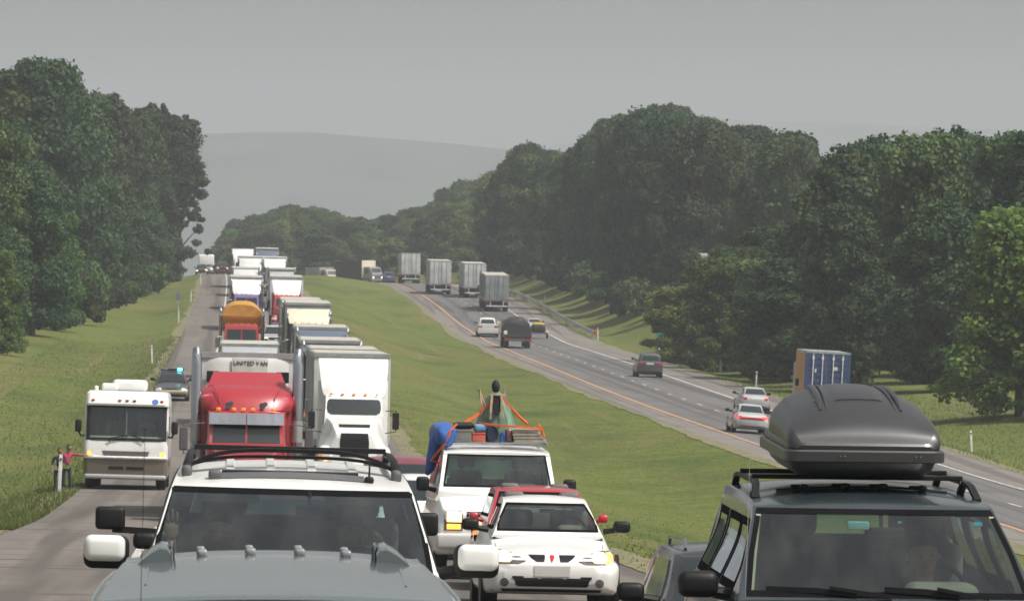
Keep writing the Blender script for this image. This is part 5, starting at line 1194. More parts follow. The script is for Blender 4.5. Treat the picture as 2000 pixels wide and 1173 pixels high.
# white sedan with lit headlights
hl = [(.575, .40, .70), (.60, .34, .78), (.65, .40, .80), (.70, .50, .80), (.745, .60, .76)]
pn, b, g = car('sedan', 'sedan', 'white sedan with split grille and lit headlights, nearest car in the inner lane', 'car', M('white'), 4.04, 77.3, hl=[(.585, .42, .72), (.62, .33, .79), (.67, .40, .83), (.72, .50, .82), (.755, .62, .76)], head='lamphouse', interior=True, grille=[(.615, .10, .20), (.66, .09, .27), (.70, .09, .30)])
for s in (1, -1):
    decal(b.bvh, [(.605, s * .54, s * .66), (.64, s * .50, s * .70), (.70, s * .51, s * .70), (.735, s * .56, s * .68)], 'f', 'headlight_bulb', M('lamplit'), pn, .016, .02, 6, 5)
    decal(b.bvh, [(.60, s * .69, s * .77), (.66, s * .71, s * .825), (.735, s * .70, s * .78)], 'f', 'turn_signal', M('amberlit'), pn, .014, .02, 5, 4)
    decal(b.bvh, [(v, s * a, s * c) for v, a, c in ell(.60, .35, .055, .055)], 'f', 'fog_lamp', M('trim'), pn, .012, .03, 6, 8)
    decal(b.bvh, [(.40, s * .36, s * .50), (.43, s * .36, s * .50)], 'f', 'air_slot', M('plastic'), pn, .012, .03, 4, 2)
decal(b.bvh, [(.615, -.20, -.10), (.66, -.27, -.09), (.70, -.30, -.09)], 'f', 'grille', M('plastic'), pn, .007, .03, 6, 4)
for z in (.315, .375): decal(b.bvh, [(z, -.46, -.18), (z + .035, -.46, -.18)], 'f', 'air_slot', M('plastic'), pn, .014, .03, 5, 2); decal(b.bvh, [(z, -.14, .14), (z + .035, -.14, .14)], 'f', 'air_slot', M('plastic'), pn, .014, .03, 5, 2); decal(b.bvh, [(z, .18, .46), (z + .035, .18, .46)], 'f', 'air_slot', M('plastic'), pn, .014, .03, 5, 2)
decal(b.bvh, [(.43, -.22, .22), (.56, -.23, .23)], 'f', 'plate_panel', M('offwhite'), pn, .01, .02, 6, 3)
decal(b.bvh, [(.62, -.004, .004), (.66, -.025, .025), (.69, -.03, .03), (.70, -.012, .012)], 'f', 'arrowhead_emblem', M('emblem'), pn, .02, .03, 4, 5)
decal(b.bvh, [(.205, -.72, .72), (.27, -.78, .78)], 'f', 'lower_lip', M('plastic'), pn, .012, .04, 10, 2)
part('bonnet_seam', 'trim', pn, lambda m: [m.tube([(s * .62, .22, project(b.bvh, 't', s * .62, .22)[0].z + .001), (s * .68, .8, project(b.bvh, 't', s * .68, .8)[0].z + .001), (s * .69, 1.25, project(b.bvh, 't', s * .69, 1.25)[0].z + .001)], .0035, 4) for s in (1, -1)])
for s in (1, -1): part('wiper', 'plastic', pn, lambda m: m.bar([(s * .1 + .25, 1.3, .985), (s * .1 - .3, 1.38, 1.005)], .015, .015))
# red car just behind it
rd, b, g = car('estate', 'estate_car', 'red car peeping over the white sedan in the inner lane', 'car', M('red'), 4.40, 86.5, mir=M('red'), interior=True)
for o_ in rd.children:
    if o_.name.startswith('wing_mirror'):
        for v_ in o_.data.vertices:
            s_ = 1 if v_.co.x > 0 else -1; v_.co.x = s_ * (.86 + (abs(v_.co.x) - .86) * .6); v_.co.z = 1.0 + (v_.co.z - 1.05) * .8
# loaded white van
vn, b, g = car('pickup', 'van', 'white van with one lit headlight and luggage piled on its roof', 'van', M('white'), 4.06, 93.0)
wipe(vn)
b = Loft([(0, .42, .98, .78, .7, .72, .02), (.07, .38, 1.06, .92, .72, .8, .04), (.35, .36, 1.10, .985, .75, .86, .04), (.75, .36, 1.2, 1.0, .8, .88, .05), (1.3, .36, 1.3, 1.01, .85, .9, .03), (3, .36, 1.3, 1.01, .85, .92, .02), (5.3, .38, 1.3, 1.0, .85, .92, .02), (5.4, .5, 1.2, .96, .85, .88, .02)], 5, 3)
b.build('body', M('white'), vn)
g = Loft([(.95, 1.15, 1.33, .95, 1.2, .9, .01), (1.2, 1.15, 1.55, .95, 1.22, .87, .02), (1.5, 1.15, 1.86, .95, 1.22, .83, .03), (1.68, 1.15, 1.955, .95, 1.22, .82, .035), (3, 1.15, 1.99, .96, 1.22, .84, .04), (5.2, 1.15, 1.98, .96, 1.22, .84, .04), (5.35, 1.15, 1.4, .94, 1.22, .86, .03)], 14, 6, .8)
gd = Loft([(.95, 1.15, 1.33, .95, 1.2, .9, .01), (1.2, 1.15, 1.55, .95, 1.22, .87, .02), (1.5, 1.15, 1.86, .95, 1.22, .83, .03), (1.68, 1.15, 1.955, .95, 1.22, .82, .035), (3, 1.15, 1.99, .96, 1.22, .84, .04), (5.2, 1.15, 1.98, .96, 1.22, .84, .04), (5.35, 1.15, 1.4, .94, 1.22, .86, .03)], 14, 6, .8)
hero_windows(g, gd, vn, [(1.40, -.82, .82), (1.875, -.745, .745)], [(1.45, -.7, .7), (1.8, -.68, .68)], [], 'plastic')
gd.build('cabin', M('white'), vn); cabin(vn, 1.38, 1.0, .82, .42, 'greige', 'seat', rear=False)
for s in 'lr': decal(g.bvh, [(1.38, 1.45, 2.3), (1.78, 1.7, 2.3)], s, 'side_window', M('glass'), vn, .01, .03); decal(g.bvh, [(1.4, 2.6, 5.0), (1.75, 2.6, 5.0)], s, 'side_window', M('glass'), vn, .01, .03)
decal(b.bvh, [(.76, -.5, .5), (1.03, -.5, .5)], 'f', 'grille', M('plastic'), vn, .01, .03)
part('grille_bar', 'alu', vn, lambda m: [m.box((0, .0, z), (.98, .03, .022)) for z in (.80, .87, .94, 1.0)])
for s, mt in ((1, 'lamp'), (-1, 'lamplit')):
    decal(b.bvh, [(.74, s * .56, s * .84), (1.04, s * .56, s * .84)], 'f', 'headlight_surround', M('lamphouse'), vn, .012, .03, 5, 4)
    decal(b.bvh, [(.87, s * .58, s * .80), (1.01, s * .58, s * .80)], 'f', 'headlight', M(mt), vn, .022, .03, 5, 4)
    decal(b.bvh, [(.76, s * .59, s * .80), (.84, s * .59, s * .80)], 'f', 'turn_signal', M('amberlit'), vn, .022, .03, 5, 3)
    mirror(vn, s * 1.13, 1.5, 1.42, 'plastic', .2, .22, .1)
part('bumper', 'offwhite', vn, lambda m: m.rbox((0, -.03, .58), (1.92, .2, .24), .05), smooth=True)
part('roof_rack', 'steel', vn, lambda m: ([m.bar([(-.8, y, 2.04), (.8, y, 2.04)], .04, .03) for y in (2.0, 2.8, 3.7, 4.6)], [m.bar([(s * .8, 1.95, 2.06), (s * .8, 4.7, 2.06)], .03, .03) for s in (1, -1)]))
for y in (.95, 4.3):
    for s in (1, -1): wheel(vn, s * .87, y, .39)
part('underbody', 'darkmetal', vn, lambda m: m.box((0, 2.7, .42), (1.7, 4.8, .12)))
# luggage on the van: world offsets from the roof line
vx, vy, vz = 4.06, 95.1, ground(4.06, 95.1) + 2.065
def cargo(name, label, cat, mat, fn, **k):
    o = part(name, mat, None, fn, **k); o.location = (vx, vy, vz); tag(o, label, cat); return o
tube_bag = lambda m, x0, x1, cy, cz, ry, rz_: m.rings([[(x, cy + ry * math.cos(a), cz + rz_ * math.sin(a) * (1 - .3 * abs(2 * (x - x0) / (x1 - x0) - 1) ** 4)) for a in np.linspace(0, 2 * math.pi, 15)[:-1]] for x in np.linspace(x0, x1, 9)], True, True)
cargo('tarpaulin_bundle', 'blue tarpaulin bundle hanging over the left side of the van roof', 'tarpaulin', 'blue', lambda m: (m.rings([[(-.72 + .17 * k_ * math.copysign(abs(math.cos(a)) ** .7, math.cos(a)) * (1 + .12 * math.sin(4 * y + a * 2)) + .03 * math.sin(3 * y), y, .10 + .155 * k_ * math.copysign(abs(math.sin(a)) ** .7, math.sin(a)) * (1 + .12 * math.sin(5 * y + a * 3))) for a in np.linspace(0, 2 * math.pi, 21)[:-1]] for y, k_ in [(-.2, .55), (-.12, .85), (0, .98)] + [(q, 1) for q in np.linspace(.2, 2.4, 12)]], True, True), m.tube([(-.76, .3, .16), (-.86, .3, .0), (-.92, .25, -.22), (-.97, .2, -.42), (-1.02, .2, -.5)], [.12, .12, .10, .07, .03], 10)), smooth=True, angle=80)
cargo('duffel_bag', 'black duffel bag lying on top of the grey bin on the van roof', 'bag', 'blackbag', lambda m: tube_bag(m, -.60, -.29, .16, .265, .15, .055), smooth=True, angle=80)
cargo('storage_bin', 'grey storage bin at the left front of the van roof', 'bin', 'greybin', lambda m: (m.box((-.475, .15, .095), (.27, .4, .17), None, 1.06), m.box((-.475, .15, .19), (.3, .44, .025))), bevel=.012)
cargo('cool_box', 'faded red box beside the grey bin on the van roof', 'box', 'salmon', lambda m: (m.box((-.215, .12, .075), (.20, .34, .13)), m.box((-.215, .12, .15), (.22, .36, .02))), bevel=.01)
cargo('cloth_bag', 'light blue cloth bag on top of the faded red box', 'bag', 'bluelight', lambda m: m.rbox((-.19, .13, .225), (.2, .28, .13), .05, 4), smooth=True)
cargo('rolled_sleeping_bag', 'dark blue rolled bag in the middle of the van roof', 'bag', 'navy', lambda m: m.rings([[(.0 + .09 * math.cos(a), y, .14 + .125 * math.sin(a)) for a in np.linspace(0, 2 * math.pi, 15)[:-1]] for y in np.linspace(-.05, .6, 5)], True, True), smooth=True, angle=60)
cargo('blue_can', 'small bright blue can at the middle front of the van roof', 'can', 'blue', lambda m: (m.cyl((.145, -.04, .01), (.145, -.04, .14), .045, .045, 14), m.cyl((.145, -.04, .14), (.145, -.04, .165), .02, .02, 10)), smooth=True)
cargo('backpack', 'dark red and black backpack next to the grey planks on the van roof', 'bag', 'maroon', lambda m: m.rbox((.255, .1, .115), (.12, .24, .22), .05, 4), smooth=True)
for k in range(4): cargo('plank', ['lowest weathered plank of the stack at the right of the van roof', 'second weathered plank from the bottom of the stack on the van roof', 'third weathered plank of the stack on the van roof', 'topmost grey plank of the stack on the van roof'][k], 'plank', 'oldwood', lambda m: m.box((.56 - .015 * k, .6, .03 + .052 * k), (.5 - .03 * k, 1.5, .043), (0, 0, R(1.5 - k))), bevel=.005)
hull = cargo('canoe', 'faded green upturned canoe end standing up at the middle of the van roof', 'canoe', 'hull', lambda m: m.rings([[(.07 + hw * sx, .5 + dy * .5, z) for sx, dy in ((-1, .3), (-.8, -.2), (-.4, -.5), (0, -.62), (.4, -.5), (.8, -.2), (1, .3), (.6, .7), (0, .85), (-.6, .7))] for z, hw in ((.0, .30), (.25, .32), (.38, .275), (.52, .22), (.66, .15), (.74, .10), (.77, .07))], True, True), smooth=True, angle=60)
part('opening', 'blackbag', hull, lambda m: m.rings([[(.07 + a, .17 + b, z) for a, b in ((-w, 0), (w, 0), (w, .06), (-w, .06))] for z, w in ((.42, .035), (.5, .06), (.74, .055))], True, True))
part('rim_strip', 'wood', hull, lambda m: (m.bar([(-.03, .16, .36), (-.02, .16, .55), (.0, .17, .74)], .035, .03), m.bar([(.17, .16, .36), (.165, .16, .55), (.14, .17, .74)], .035, .03), m.bar([(-.05, .17, .74), (.2, .17, .74)], .035, .03)), bevel=.005)
cargo('cap_bundle', 'dark round bundle perched at the very top of the canoe', 'bundle', 'blackbag', lambda m: m.sphere((.07, .5, .86), (.065, .09, .105), 14, 9), smooth=True)
cargo('wooden_stake', 'bare forked wooden stake left of the canoe on the van roof', 'stake', 'wood', lambda m: (m.bar([(-.14, .4, .2), (-.155, .4, .6), (-.20, .4, .83)], .035, .03), m.bar([(-.2, .42, .83), (-.1, .4, .55)], .04, .03)), bevel=.005)
cargo('wooden_stake', 'pale wooden stake standing right of the canoe top', 'stake', 'oldwood', lambda m: m.bar([(.22, .45, .1), (.215, .45, .5), (.205, .45, .87)], .035, .03), bevel=.005)
cargo('ratchet_strap', 'orange strap stretched across the luggage on the van roof', 'strap', 'orangestrap', lambda m: (m.bar([(-.24, .12, .305), (-.1, .0, .29), (.1, -.08, .275), (.35, -.16, .255), (.62, -.16, .235), (.75, -.14, .22), (.79, -.1, .1)], .03, .03), m.bar([(.70, -.12, .29), (.74, -.14, .25), (.77, -.12, .12)], .045, .02)))
cargo('ratchet_strap', 'orange strap pulled diagonally from the canoe to the left', 'strap', 'orangestrap', lambda m: m.bar([(-.05, .22, .6), (-.2, .25, .45), (-.34, .2, .36), (-.43, .15, .31)], .035, .035))
cargo('ratchet_strap', 'orange strap pulled diagonally from the canoe top to the right', 'strap', 'orangestrap', lambda m: m.bar([(.16, .25, .7), (.28, .25, .55), (.40, .22, .42), (.54, .1, .29)], .032, .03))
cargo('ratchet_strap', 'red strap holding the blue tarpaulin against the side of the van', 'strap', 'orangestrap', lambda m: m.bar([(-.56, -.18, .30), (-.66, -.2, .2), (-.73, -.18, .02), (-.95, .05, -.28), (-.84, .05, -.3)], .03, .03))
# two cars squeezed in behind the white SUV
car('sedan', 'sedan', 'white car with a pale roof half hidden between the white SUV and the van', 'car', M('white'), 3.22, 104.0)
car('minivan', 'minivan', 'maroon minivan behind the white car beside the van', 'car', M('maroon'), 3.28, 116.5)

# --- red lorry
rt = empty('semi_truck', 'red lorry with chrome exhaust stacks and a white trailer behind the white SUV', 'truck')
hood = Loft([(.0, .75, 1.5, .55, 1.2, .48, .03), (.08, .7, 1.62, .62, 1.3, .54, .04), (.6, .7, 1.68, .72, 1.35, .62, .05), (1.3, .75, 1.76, .82, 1.4, .74, .05), (1.9, .8, 1.82, .92, 1.4, .84, .04)], 4, 3); hood.build('hood', M('truckred'), rt)
decal(hood.bvh, [(.82, -.44, .44), (1.46, -.46, .46)], 'f', 'grille', M('chrome'), rt, .02, .06, 8, 4)
part('grille_bar', 'plastic', rt, lambda m: [m.box((-.42 + .12 * k, -.06, 1.12), (.05, .03, .62)) for k in range(8)])
part('bumper', 'chrome', rt, lambda m: m.rbox((0, -.05, .5), (2.42, .26, .42), .06))
cab = Loft([(1.78, .8, 1.84, .95, 1.3, .88, .02), (1.95, .8, 2.15, .95, 1.3, .86, .02), (2.05, .8, 2.5, .97, 1.3, .87, .03), (2.25, .8, 2.62, 1.0, 1.3, .9, .05), (3.2, .8, 2.66, 1.02, 1.3, .94, .05)], 5, 3, .85); cab.build('cab', M('truckred'), rt)
for s in (1, -1):
    decal(cab.bvh, [(1.88, s * .02, s * .79), (2.36, s * .02, s * .76)], 'f', 'windscreen', M('glass'), rt, .012, .03, 8, 5)
    part('fender', 'truckred', rt, lambda m: m.rbox((s * .93, .65, 1.0), (.5, 1.3, .62), .2, 4), smooth=True)
    part('headlight', 'lamp', rt, lambda m: m.rbox((s * .92, -.02, 1.02), (.3, .1, .2), .04))
    wheel(rt, s * 1.0, .95, .5, .32, 'alu', 18); wheel(rt, s * .95, 5.0, .5, .55, 'alu', 18); wheel(rt, s * .95, 6.2, .5, .55, 'alu', 18)
    st = part('exhaust_stack', 'chrome', rt, lambda m: m.tube([(s * 1.19, 3.3, 1.0), (s * 1.19, 3.3, 3.7), (s * 1.19, 3.34, 3.9), (s * 1.2, 3.46, 4.03)], [.125, .125, .12, .11], 16), smooth=True)
    part('heat_shield', 'alu', st, lambda m: [m.tube([(s * 1.19, 3.285, z), (s * 1.19, 3.285, z + .5)], .135, 14) for z in (1.1, 1.9)], smooth=True)
    part('air_cleaner', 'chrome', rt, lambda m: m.cyl((s * 1.12, 1.9, 1.1), (s * 1.12, 1.9, 1.75), .17, None, 16), smooth=True)
    part('air_horn', 'chrome', rt, lambda m: (m.cyl((s * .40 - .04, 2.2, 2.74), (s * .40 - .04, 2.7, 2.74), .075, .025, 12), m.cyl((s * .40 + .03, 2.35, 2.78), (s * .40 + .03, 2.7, 2.78), .055, .02, 12)), smooth=True)
    part('wing_mirror', 'trim', rt, lambda m: (m.rbox((s * 1.46, 1.9, 1.95), (.2, .1, .55), .03), m.tube([(s * .98, 2.1, 2.32), (s * 1.46, 1.95, 2.28), (s * 1.46, 1.95, 1.6), (s * 1.0, 2.1, 1.6)], .014, 6)))
    decal(cab.bvh, [(1.85, 2.3, 3.0), (2.3, 2.35, 3.0)], 'l' if s < 0 else 'r', 'side_window', M('glass'), rt, .01, .03, 6, 4)
part('screen_divider', 'truckred', rt, lambda m: m.bar([(0, 1.83, 1.86), (0, 2.02, 2.4)], .05, .05))
part('sun_visor', 'chrome', rt, lambda m: [m.rings([[(x, 1.80 + .03 * abs(x), 2.30), (x, 1.83 + .03 * abs(x), 2.29), (x, 2.1, 2.555), (x, 2.07, 2.565)] for x in xs], True, True) for xs in (np.linspace(-.87, -.01, 5), np.linspace(.01, .87, 5))])
part('marker_light', 'amber', rt, lambda m: [m.rbox((x, 2.12, 2.65), (.11, .08, .08), .03, 3) for x in (-.66, -.3, -.08, .14, .62)], smooth=True)
part('sleeper', 'truckred', rt, lambda m: m.box((0, 4.25, 1.9), (2.2, 2.0, 2.1)), bevel=.08)
part('roof_fairing', 'truckred', rt, lambda m: m.rings([[(hw * a, yf + .35 * abs(a) ** 3, z) for a in np.linspace(-1, 1, 15)] + [(hw, 5.2, z), (-hw, 5.2, z)] for z, hw, yf in ((2.55, 1.0, 2.75), (2.64, 1.06, 2.68), (2.85, 1.10, 2.78), (3.05, 1.08, 3.0), (3.18, 1.02, 3.3), (3.23, .95, 3.6))], True, True), smooth=True, angle=60)
part('air_deflector', 'truckred', rt, lambda m: m.rings([[(-.92, 3.55, 3.2), (.92, 3.55, 3.2), (.92, 3.62, 3.2), (-.92, 3.62, 3.2)], [(-.80, 4.2, 3.53), (.80, 4.2, 3.53), (.80, 4.26, 3.53), (-.80, 4.26, 3.53)]], True, True), bevel=.015)
part('fairing_crease', 'maroon', rt, lambda m: [m.tube([(s * .62, 2.80, 2.72), (s * .66, 2.86, 2.95), (s * .80, 3.2, 3.17)], .012, 6) for s in (1, -1)], smooth=True)
part('frame_rail', 'darkmetal', rt, lambda m: [m.box((s * .42, 4, .85), (.1, 6, .25)) for s in (1, -1)])
box_trailer(rt, 6.6, 13.0, 2.56, 1.15, 3.98)
part('nose_fairing', 'offwhite', rt, lambda m: m.rings([[(hw * a, 6.62 - dep * (1 - abs(a) ** 4), z) for a in np.linspace(-1, 1, 15)] + [(hw, 6.62, z), (-hw, 6.62, z)] for z, hw, dep in ((1.6, 1.0, .12), (3.2, 1.05, .14), (3.75, 1.05, .14), (3.88, .98, .08))], True, True), smooth=True, angle=50)
part('sign_board', 'wallboard', rt, lambda m: m.box((.06, 6.455, 3.62), (.86, .03, .5)), bevel=.01)
part('vent', 'plastic', rt, lambda m: [m.box((x, 6.50, 3.42), (.3, .04, .26)) for x in (-.82, .86)])
text_obj('UNITED', .14, 'ink', rt, (-.08, 6.43, 3.75)); text_obj('VAN', .14, 'ink', rt, (.36, 6.43, 3.75))
put(rt, .33, 141.2, 19.6)
# --- white lorry
wt = empty('semi_truck', 'white streamlined lorry with a dark windscreen in the inner lane beside the red lorry', 'truck')
tractor(wt, 'white', stacks=False, fair=(.98, 1.16), fz=4.12, cabtop=2.92, grille='plastic', sleepz=3.4)
for o_ in list(wt.children):
    if o_.name.startswith(('windscreen', 'hood', 'grille')): wipe(o_); bpy.data.objects.remove(o_, do_unlink=True)
hood = Loft([(.0, .5, 1.6, .75, 1.0, .58, .04), (.1, .45, 1.80, .95, 1.0, .62, .06), (.6, .45, 1.98, 1.12, 1.05, .70, .06), (1.3, .6, 2.14, 1.15, 1.1, .80, .06), (1.9, .8, 2.24, 1.14, 1.3, .92, .05)], 5, 3); hood.build('hood', M('white'), wt)
decal(hood.bvh, [(.95, -.46, .46), (1.4, -.48, .48), (1.72, -.44, .44)], 'f', 'grille', M('plastic'), wt, .012, .04, 8, 6)
decal(hood.bvh, [(1.90, -.50, .50), (2.0, -.52, .52)], 'f', 'bonnet_vent', M('plastic'), wt, .01, .03, 10, 2)
part('grille_slat', 'alu', wt, lambda m: [m.box((0, -.02 + .04 * k, 1.08 + .11 * k), (.86, .02, .015)) for k in range(6)])
c2 = Loft([(1.78, .8, 2.26, 1.04, 1.3, .96, .02), (1.98, .8, 2.6, 1.04, 1.3, .93, .03), (2.15, .8, 2.86, 1.06, 1.3, .93, .05), (2.35, .8, 2.95, 1.08, 1.3, .93, .06), (3.3, .8, 2.97, 1.1, 1.3, .95, .05)], 5, 3, .8); c2.build('cab_front', M('white'), wt)
decal(c2.bvh, [(2.29, -.74, .74), (2.36, -.86, .86), (2.5, -.89, .89), (2.72, -.87, .87), (2.79, -.80, .80)], 'f', 'windscreen', M('glass'), wt, .014, .04, 18, 8)
for s in (1, -1):
    part('headlight', 'lamp', wt, lambda m: m.rbox((s * .88, .02, .92), (.36, .12, .24), .08), smooth=True)
    part('turn_signal', 'amberlit' if s < 0 else 'amber', wt, lambda m: m.rbox((s * .93, .0, .84), (.12, .1, .1), .04), smooth=True)
box_trailer(wt, 6.1, 13, mat='trailerwhite', z1=4.24, w_=2.55)
put(wt, 4.0, 199.5, 19)
# --- rest of the queue, inner lane
gq = 'lorries queueing in the two lanes'
semi('cream roofed lorry directly behind the white streamlined lorry', 4.18, 223.5, 'white', group=gq, fair=(1.0, 1.18), fz=4.05, cabtop=3.0, fairmat='cream', sleepz=3.4, tz=4.15, trail=9)
semi('grey lorry with a flat grey trailer roof, third in the inner lane', 4.2, 255, 'grey', 'trailergrey', 9, gq, fair=(1.0, 1.18), fz=3.85, cabtop=3.2, fairmat='slate', tz=4.0, sleepz=3.4)
semi('slate blue lorry with a pale trailer, fourth in the inner lane', 4.3, 289, 'slate', 'trailergrey', 9, gq, fair=(1.0, 1.18), fz=3.9, cabtop=3.3, tz=4.0, sleepz=3.6)
semi('lorry with a cream roof fairing over a dark windscreen, fifth in the inner lane', 4.32, 341, 'grey', 'trailergrey', 12, gq, fair=(1.08, 1.2), fz=4.15, cabtop=3.35, fairmat='cream', tz=4.42, sleepz=3.6)
semi('pale topped lorry partly hidden behind the cream fairing lorry', 4.4, 382, 'offwhite', 'trailerwhite', 12, gq, fair=(1.0, 1.15), fz=3.9, cabtop=3.1, tz=4.0, sleepz=3.4)
semi('bright red lorry with a white roof fairing and cream trailer, far up the inner lane', 4.35, 478, 'red', 'cream' if False else 'trailerwhite', 12, gq, fair=(.95, 1.15), fz=4.0, cabtop=2.85, fairmat='white', tz=4.2, stacks=False)
semi('silver lorry cab near the top of the hill in the inner lane', 4.65, 560, 'silver', 'trailergrey', 11, gq, fair=(1.0, 1.1), fz=3.6, cabtop=2.9, tz=3.8)
semi('white roofed lorry near the crest in the inner lane', 4.6, 640, 'grey', 'trailerwhite', 12, gq, fair=(1.0, 1.18), fz=3.9, cabtop=3.0, fairmat='white', tz=4.0)
semi('grey trailered lorry highest up the inner lane', 4.1, 690, 'slate', 'trailergrey', 12, gq, fair=(1.0, 1.18), fz=4.3, cabtop=3.1, tz=4.5)
car('pickup', 'pickup_truck', 'grey pickup with a lit headlight left of the stacked lorries', 'pickup', M('silver'), 3.05, 415, head='lampdim')
# outer lane
semi('grey flat topped lorry behind the red lorry, in front of the yellow tipper', .78, 264, 'grey', 'trailergrey', 8, gq, fair=(1.05, 1.22), fz=3.55, cabtop=2.95, fairmat='silver', tz=3.62, stacks=False)
semi('purple lorry with a white roof fairing behind the yellow tipper', 1.2, 476, 'purple', 'trailerwhite', 12, gq, fair=(1.0, 1.15), fz=4.0, cabtop=2.9, fairmat='white', tz=4.15)
semi('off white lorry just above the purple lorry', 1.35, 560, 'offwhite', 'trailerwhite', 11, gq, fair=(1.0, 1.15), fz=3.75, cabtop=2.9, tz=3.8)
semi('pale grey fronted lorry below the crest in the outer lane', 2.0, 632, 'offwhite', 'trailerwhite', 12, gq, fair=(1.05, 1.2), fz=4.0, cabtop=2.7, fairmat='offwhite', tz=4.1)
semi('tall white topped lorry highest up the outer lane', 1.35, 692, 'white', 'trailerwhite', 12, gq, fair=(1.0, 1.18), fz=4.35, cabtop=3.2, tz=4.3)
# yellow tipper
dt = empty('tipper_truck', 'red tipper lorry with a wide orange yellow tipping body in the outer lane', 'truck')
tractor(dt, 'truckred', stacks=True, cabtop=3.15, sleeper=0, grille='chrome')
part('tipper_body', 'yellow', dt, lambda m: m.rings([[(hw, y0, z), (hw, y1, z), (-hw, y1, z), (-hw, y0, z)] for z, hw, y0, y1 in ((2.2, .8, 4.0, 8.8), (2.9, 1.0, 3.7, 9.2), (3.45, 1.26, 3.5, 9.4), (3.62, 1.30, 3.45, 9.4))], True, True), bevel=.03)
part('load_cover', solid('brown orange canvas', (.5, .25, .04), .8, vary=.3), dt, lambda m: m.rings([[(x * 1.26, y, 3.6 + .82 * (1 - abs(x) ** 3.2) * (1 - .25 * ((y - 6.4) / 3) ** 2)) for x in np.linspace(-1, 1, 13)] + [(1.26, y, 3.55), (-1.26, y, 3.55)] for y in np.linspace(3.5, 9.3, 8)], True, True), smooth=True, angle=60)
part('body_rib', 'yellow', dt, lambda m: [m.bar([(s * 1.0, y, 2.85), (s * 1.3, y, 3.6)], .1, .06) for s in (1, -1) for y in (4.3, 5.4, 6.5, 7.6, 8.7)])
for s in (1, -1):
    for y in (7.0, 8.3): wheel(dt, s * .95, y, .52, .55, 'alu', 18)
put(dt, .58, 346, 9.4)

# ================================================================== left shoulder
rv = empty('motorhome', 'white and tan motorhome standing on the left shoulder', 'motorhome')
def rvstack(rows, yb=9.0):
    m = MB(); rg = []
    for z, yf, hw in rows:
        r = .16; ring = []
        for i in range(7):
            a = math.pi + math.pi / 2 * i / 6; ring.append((-(hw - r) + r * math.cos(a), yf + r + r * math.sin(a), z))
        for i in range(7):
            a = math.pi * 1.5 + math.pi / 2 * i / 6; ring.append(((hw - r) + r * math.cos(a), yf + r + r * math.sin(a), z))
        ring += [(hw, yb, z), (-hw, yb, z)]; rg.append(ring)
    m.rings(rg, True, True); return m
lowm = rvstack([(.34, .06, 1.22), (.5, .0, 1.265), (.93, -.02, 1.27)]); lowm.build('lower_front', 'tan', rv, smooth=True, angle=40)
upm = rvstack([(.93, .02, 1.265), (1.15, .03, 1.265), (1.3, .07, 1.265), (1.5, .12, 1.265), (2.0, .24, 1.26), (2.5, .36, 1.25)])
upf = list(upm.f); upm.f = [q for q in upm.f if not (len(q) == 4 and q[0] % 16 == 6 and q[0] // 16 in (3, 4))]
upm.build('body', 'offwhite', rv, smooth=True, angle=40)
topm = rvstack([(2.5, .22, 1.255), (2.56, .20, 1.25), (2.86, .34, 1.22), (2.95, .6, 1.14)]); topm.build('overhang', 'white', rv, smooth=True, angle=40)
ub = BVHTree.FromPolygons([Vector(v) for v in upm.v], upf); tb_ = BVHTree.FromPolygons([Vector(v) for v in topm.v], topm.f); lb = BVHTree.FromPolygons([Vector(v) for v in lowm.v], lowm.f)
for s in (1, -1):
    decal(ub, [(1.52, s * .01, s * 1.12), (1.62, s * .01, s * 1.17), (2.38, s * .01, s * 1.16), (2.46, s * .01, s * 1.12)], 'f', 'windscreen', M('clear_plain'), rv, .012, 0, 10, 8)
    decal(ub, [(.99, s * .72, s * 1.02), (1.16, s * .78, s * 1.04)], 'f', 'headlight', M('lamp'), rv, .014, .04, 6, 3)
    decal(ub, [(.99, s * 1.02, s * 1.15), (1.13, s * 1.04, s * 1.15)], 'f', 'turn_signal', M('amberlit'), rv, .016, .04, 4, 3)
    part('wing_mirror', 'plastic', rv, lambda m: (m.rbox((s * 1.44, .1, 1.88), (.2, .14, .38), .06, 3), m.tube([(s * 1.24, .25, 1.6), (s * 1.36, .15, 1.58), (s * 1.43, .12, 1.72)], .03, 6)), smooth=True)
    part('wiper', 'plastic', rv, lambda m: m.bar([(s * .5, .04, 1.40), (s * .52, .02, 1.52), (s * .05 + .1, .08, 1.62)], .03, .03))
    decal(ub, [(1.55, 1.2, 2.2), (2.2, 1.3, 2.2)], 'l' if s < 0 else 'r', 'side_window', M('glass'), rv, .012, .03, 5, 4)
    wheel(rv, s * 1.08, 1.4, .42, .26, 'chrome', 18); wheel(rv, s * 1.05, 6.4, .42, .4, 'chrome', 18)
decal(ub, [(1.46, -1.2, 1.2), (1.54, -1.2, 1.2)], 'f', 'window_seal', M('plastic'), rv, .02, .04, 12, 2); decal(ub, [(2.44, -1.2, 1.2), (2.50, -1.2, 1.2)], 'f', 'window_seal', M('plastic'), rv, .02, .04, 12, 2)
for s in (1, -1): decal(ub, [(1.5, s * 1.09, s * 1.2), (2.48, s * 1.08, s * 1.2)], 'f', 'window_seal', M('plastic'), rv, .018, .04, 3, 8)
part('dashboard', 'beige', rv, lambda m: m.rbox((0, .75, 1.5), (2.3, 1.0, .18), .06, 3), smooth=True)
part('steering_wheel', 'plastic', rv, lambda m: m.tube([(.6 + .22 * math.cos(a), 1.25 - .12 * math.sin(a), 1.68 + .18 * math.sin(a)) for a in np.linspace(0, 2 * math.pi, 24)], .02, 6), smooth=True)
for x in (.6, -.6): part('seat', 'greige', rv, lambda m: (m.rbox((x, 1.9, 1.6), (.6, .2, .9), .08, 3), m.rbox((x, 1.6, 1.2), (.6, .6, .2), .08, 3)), smooth=True)
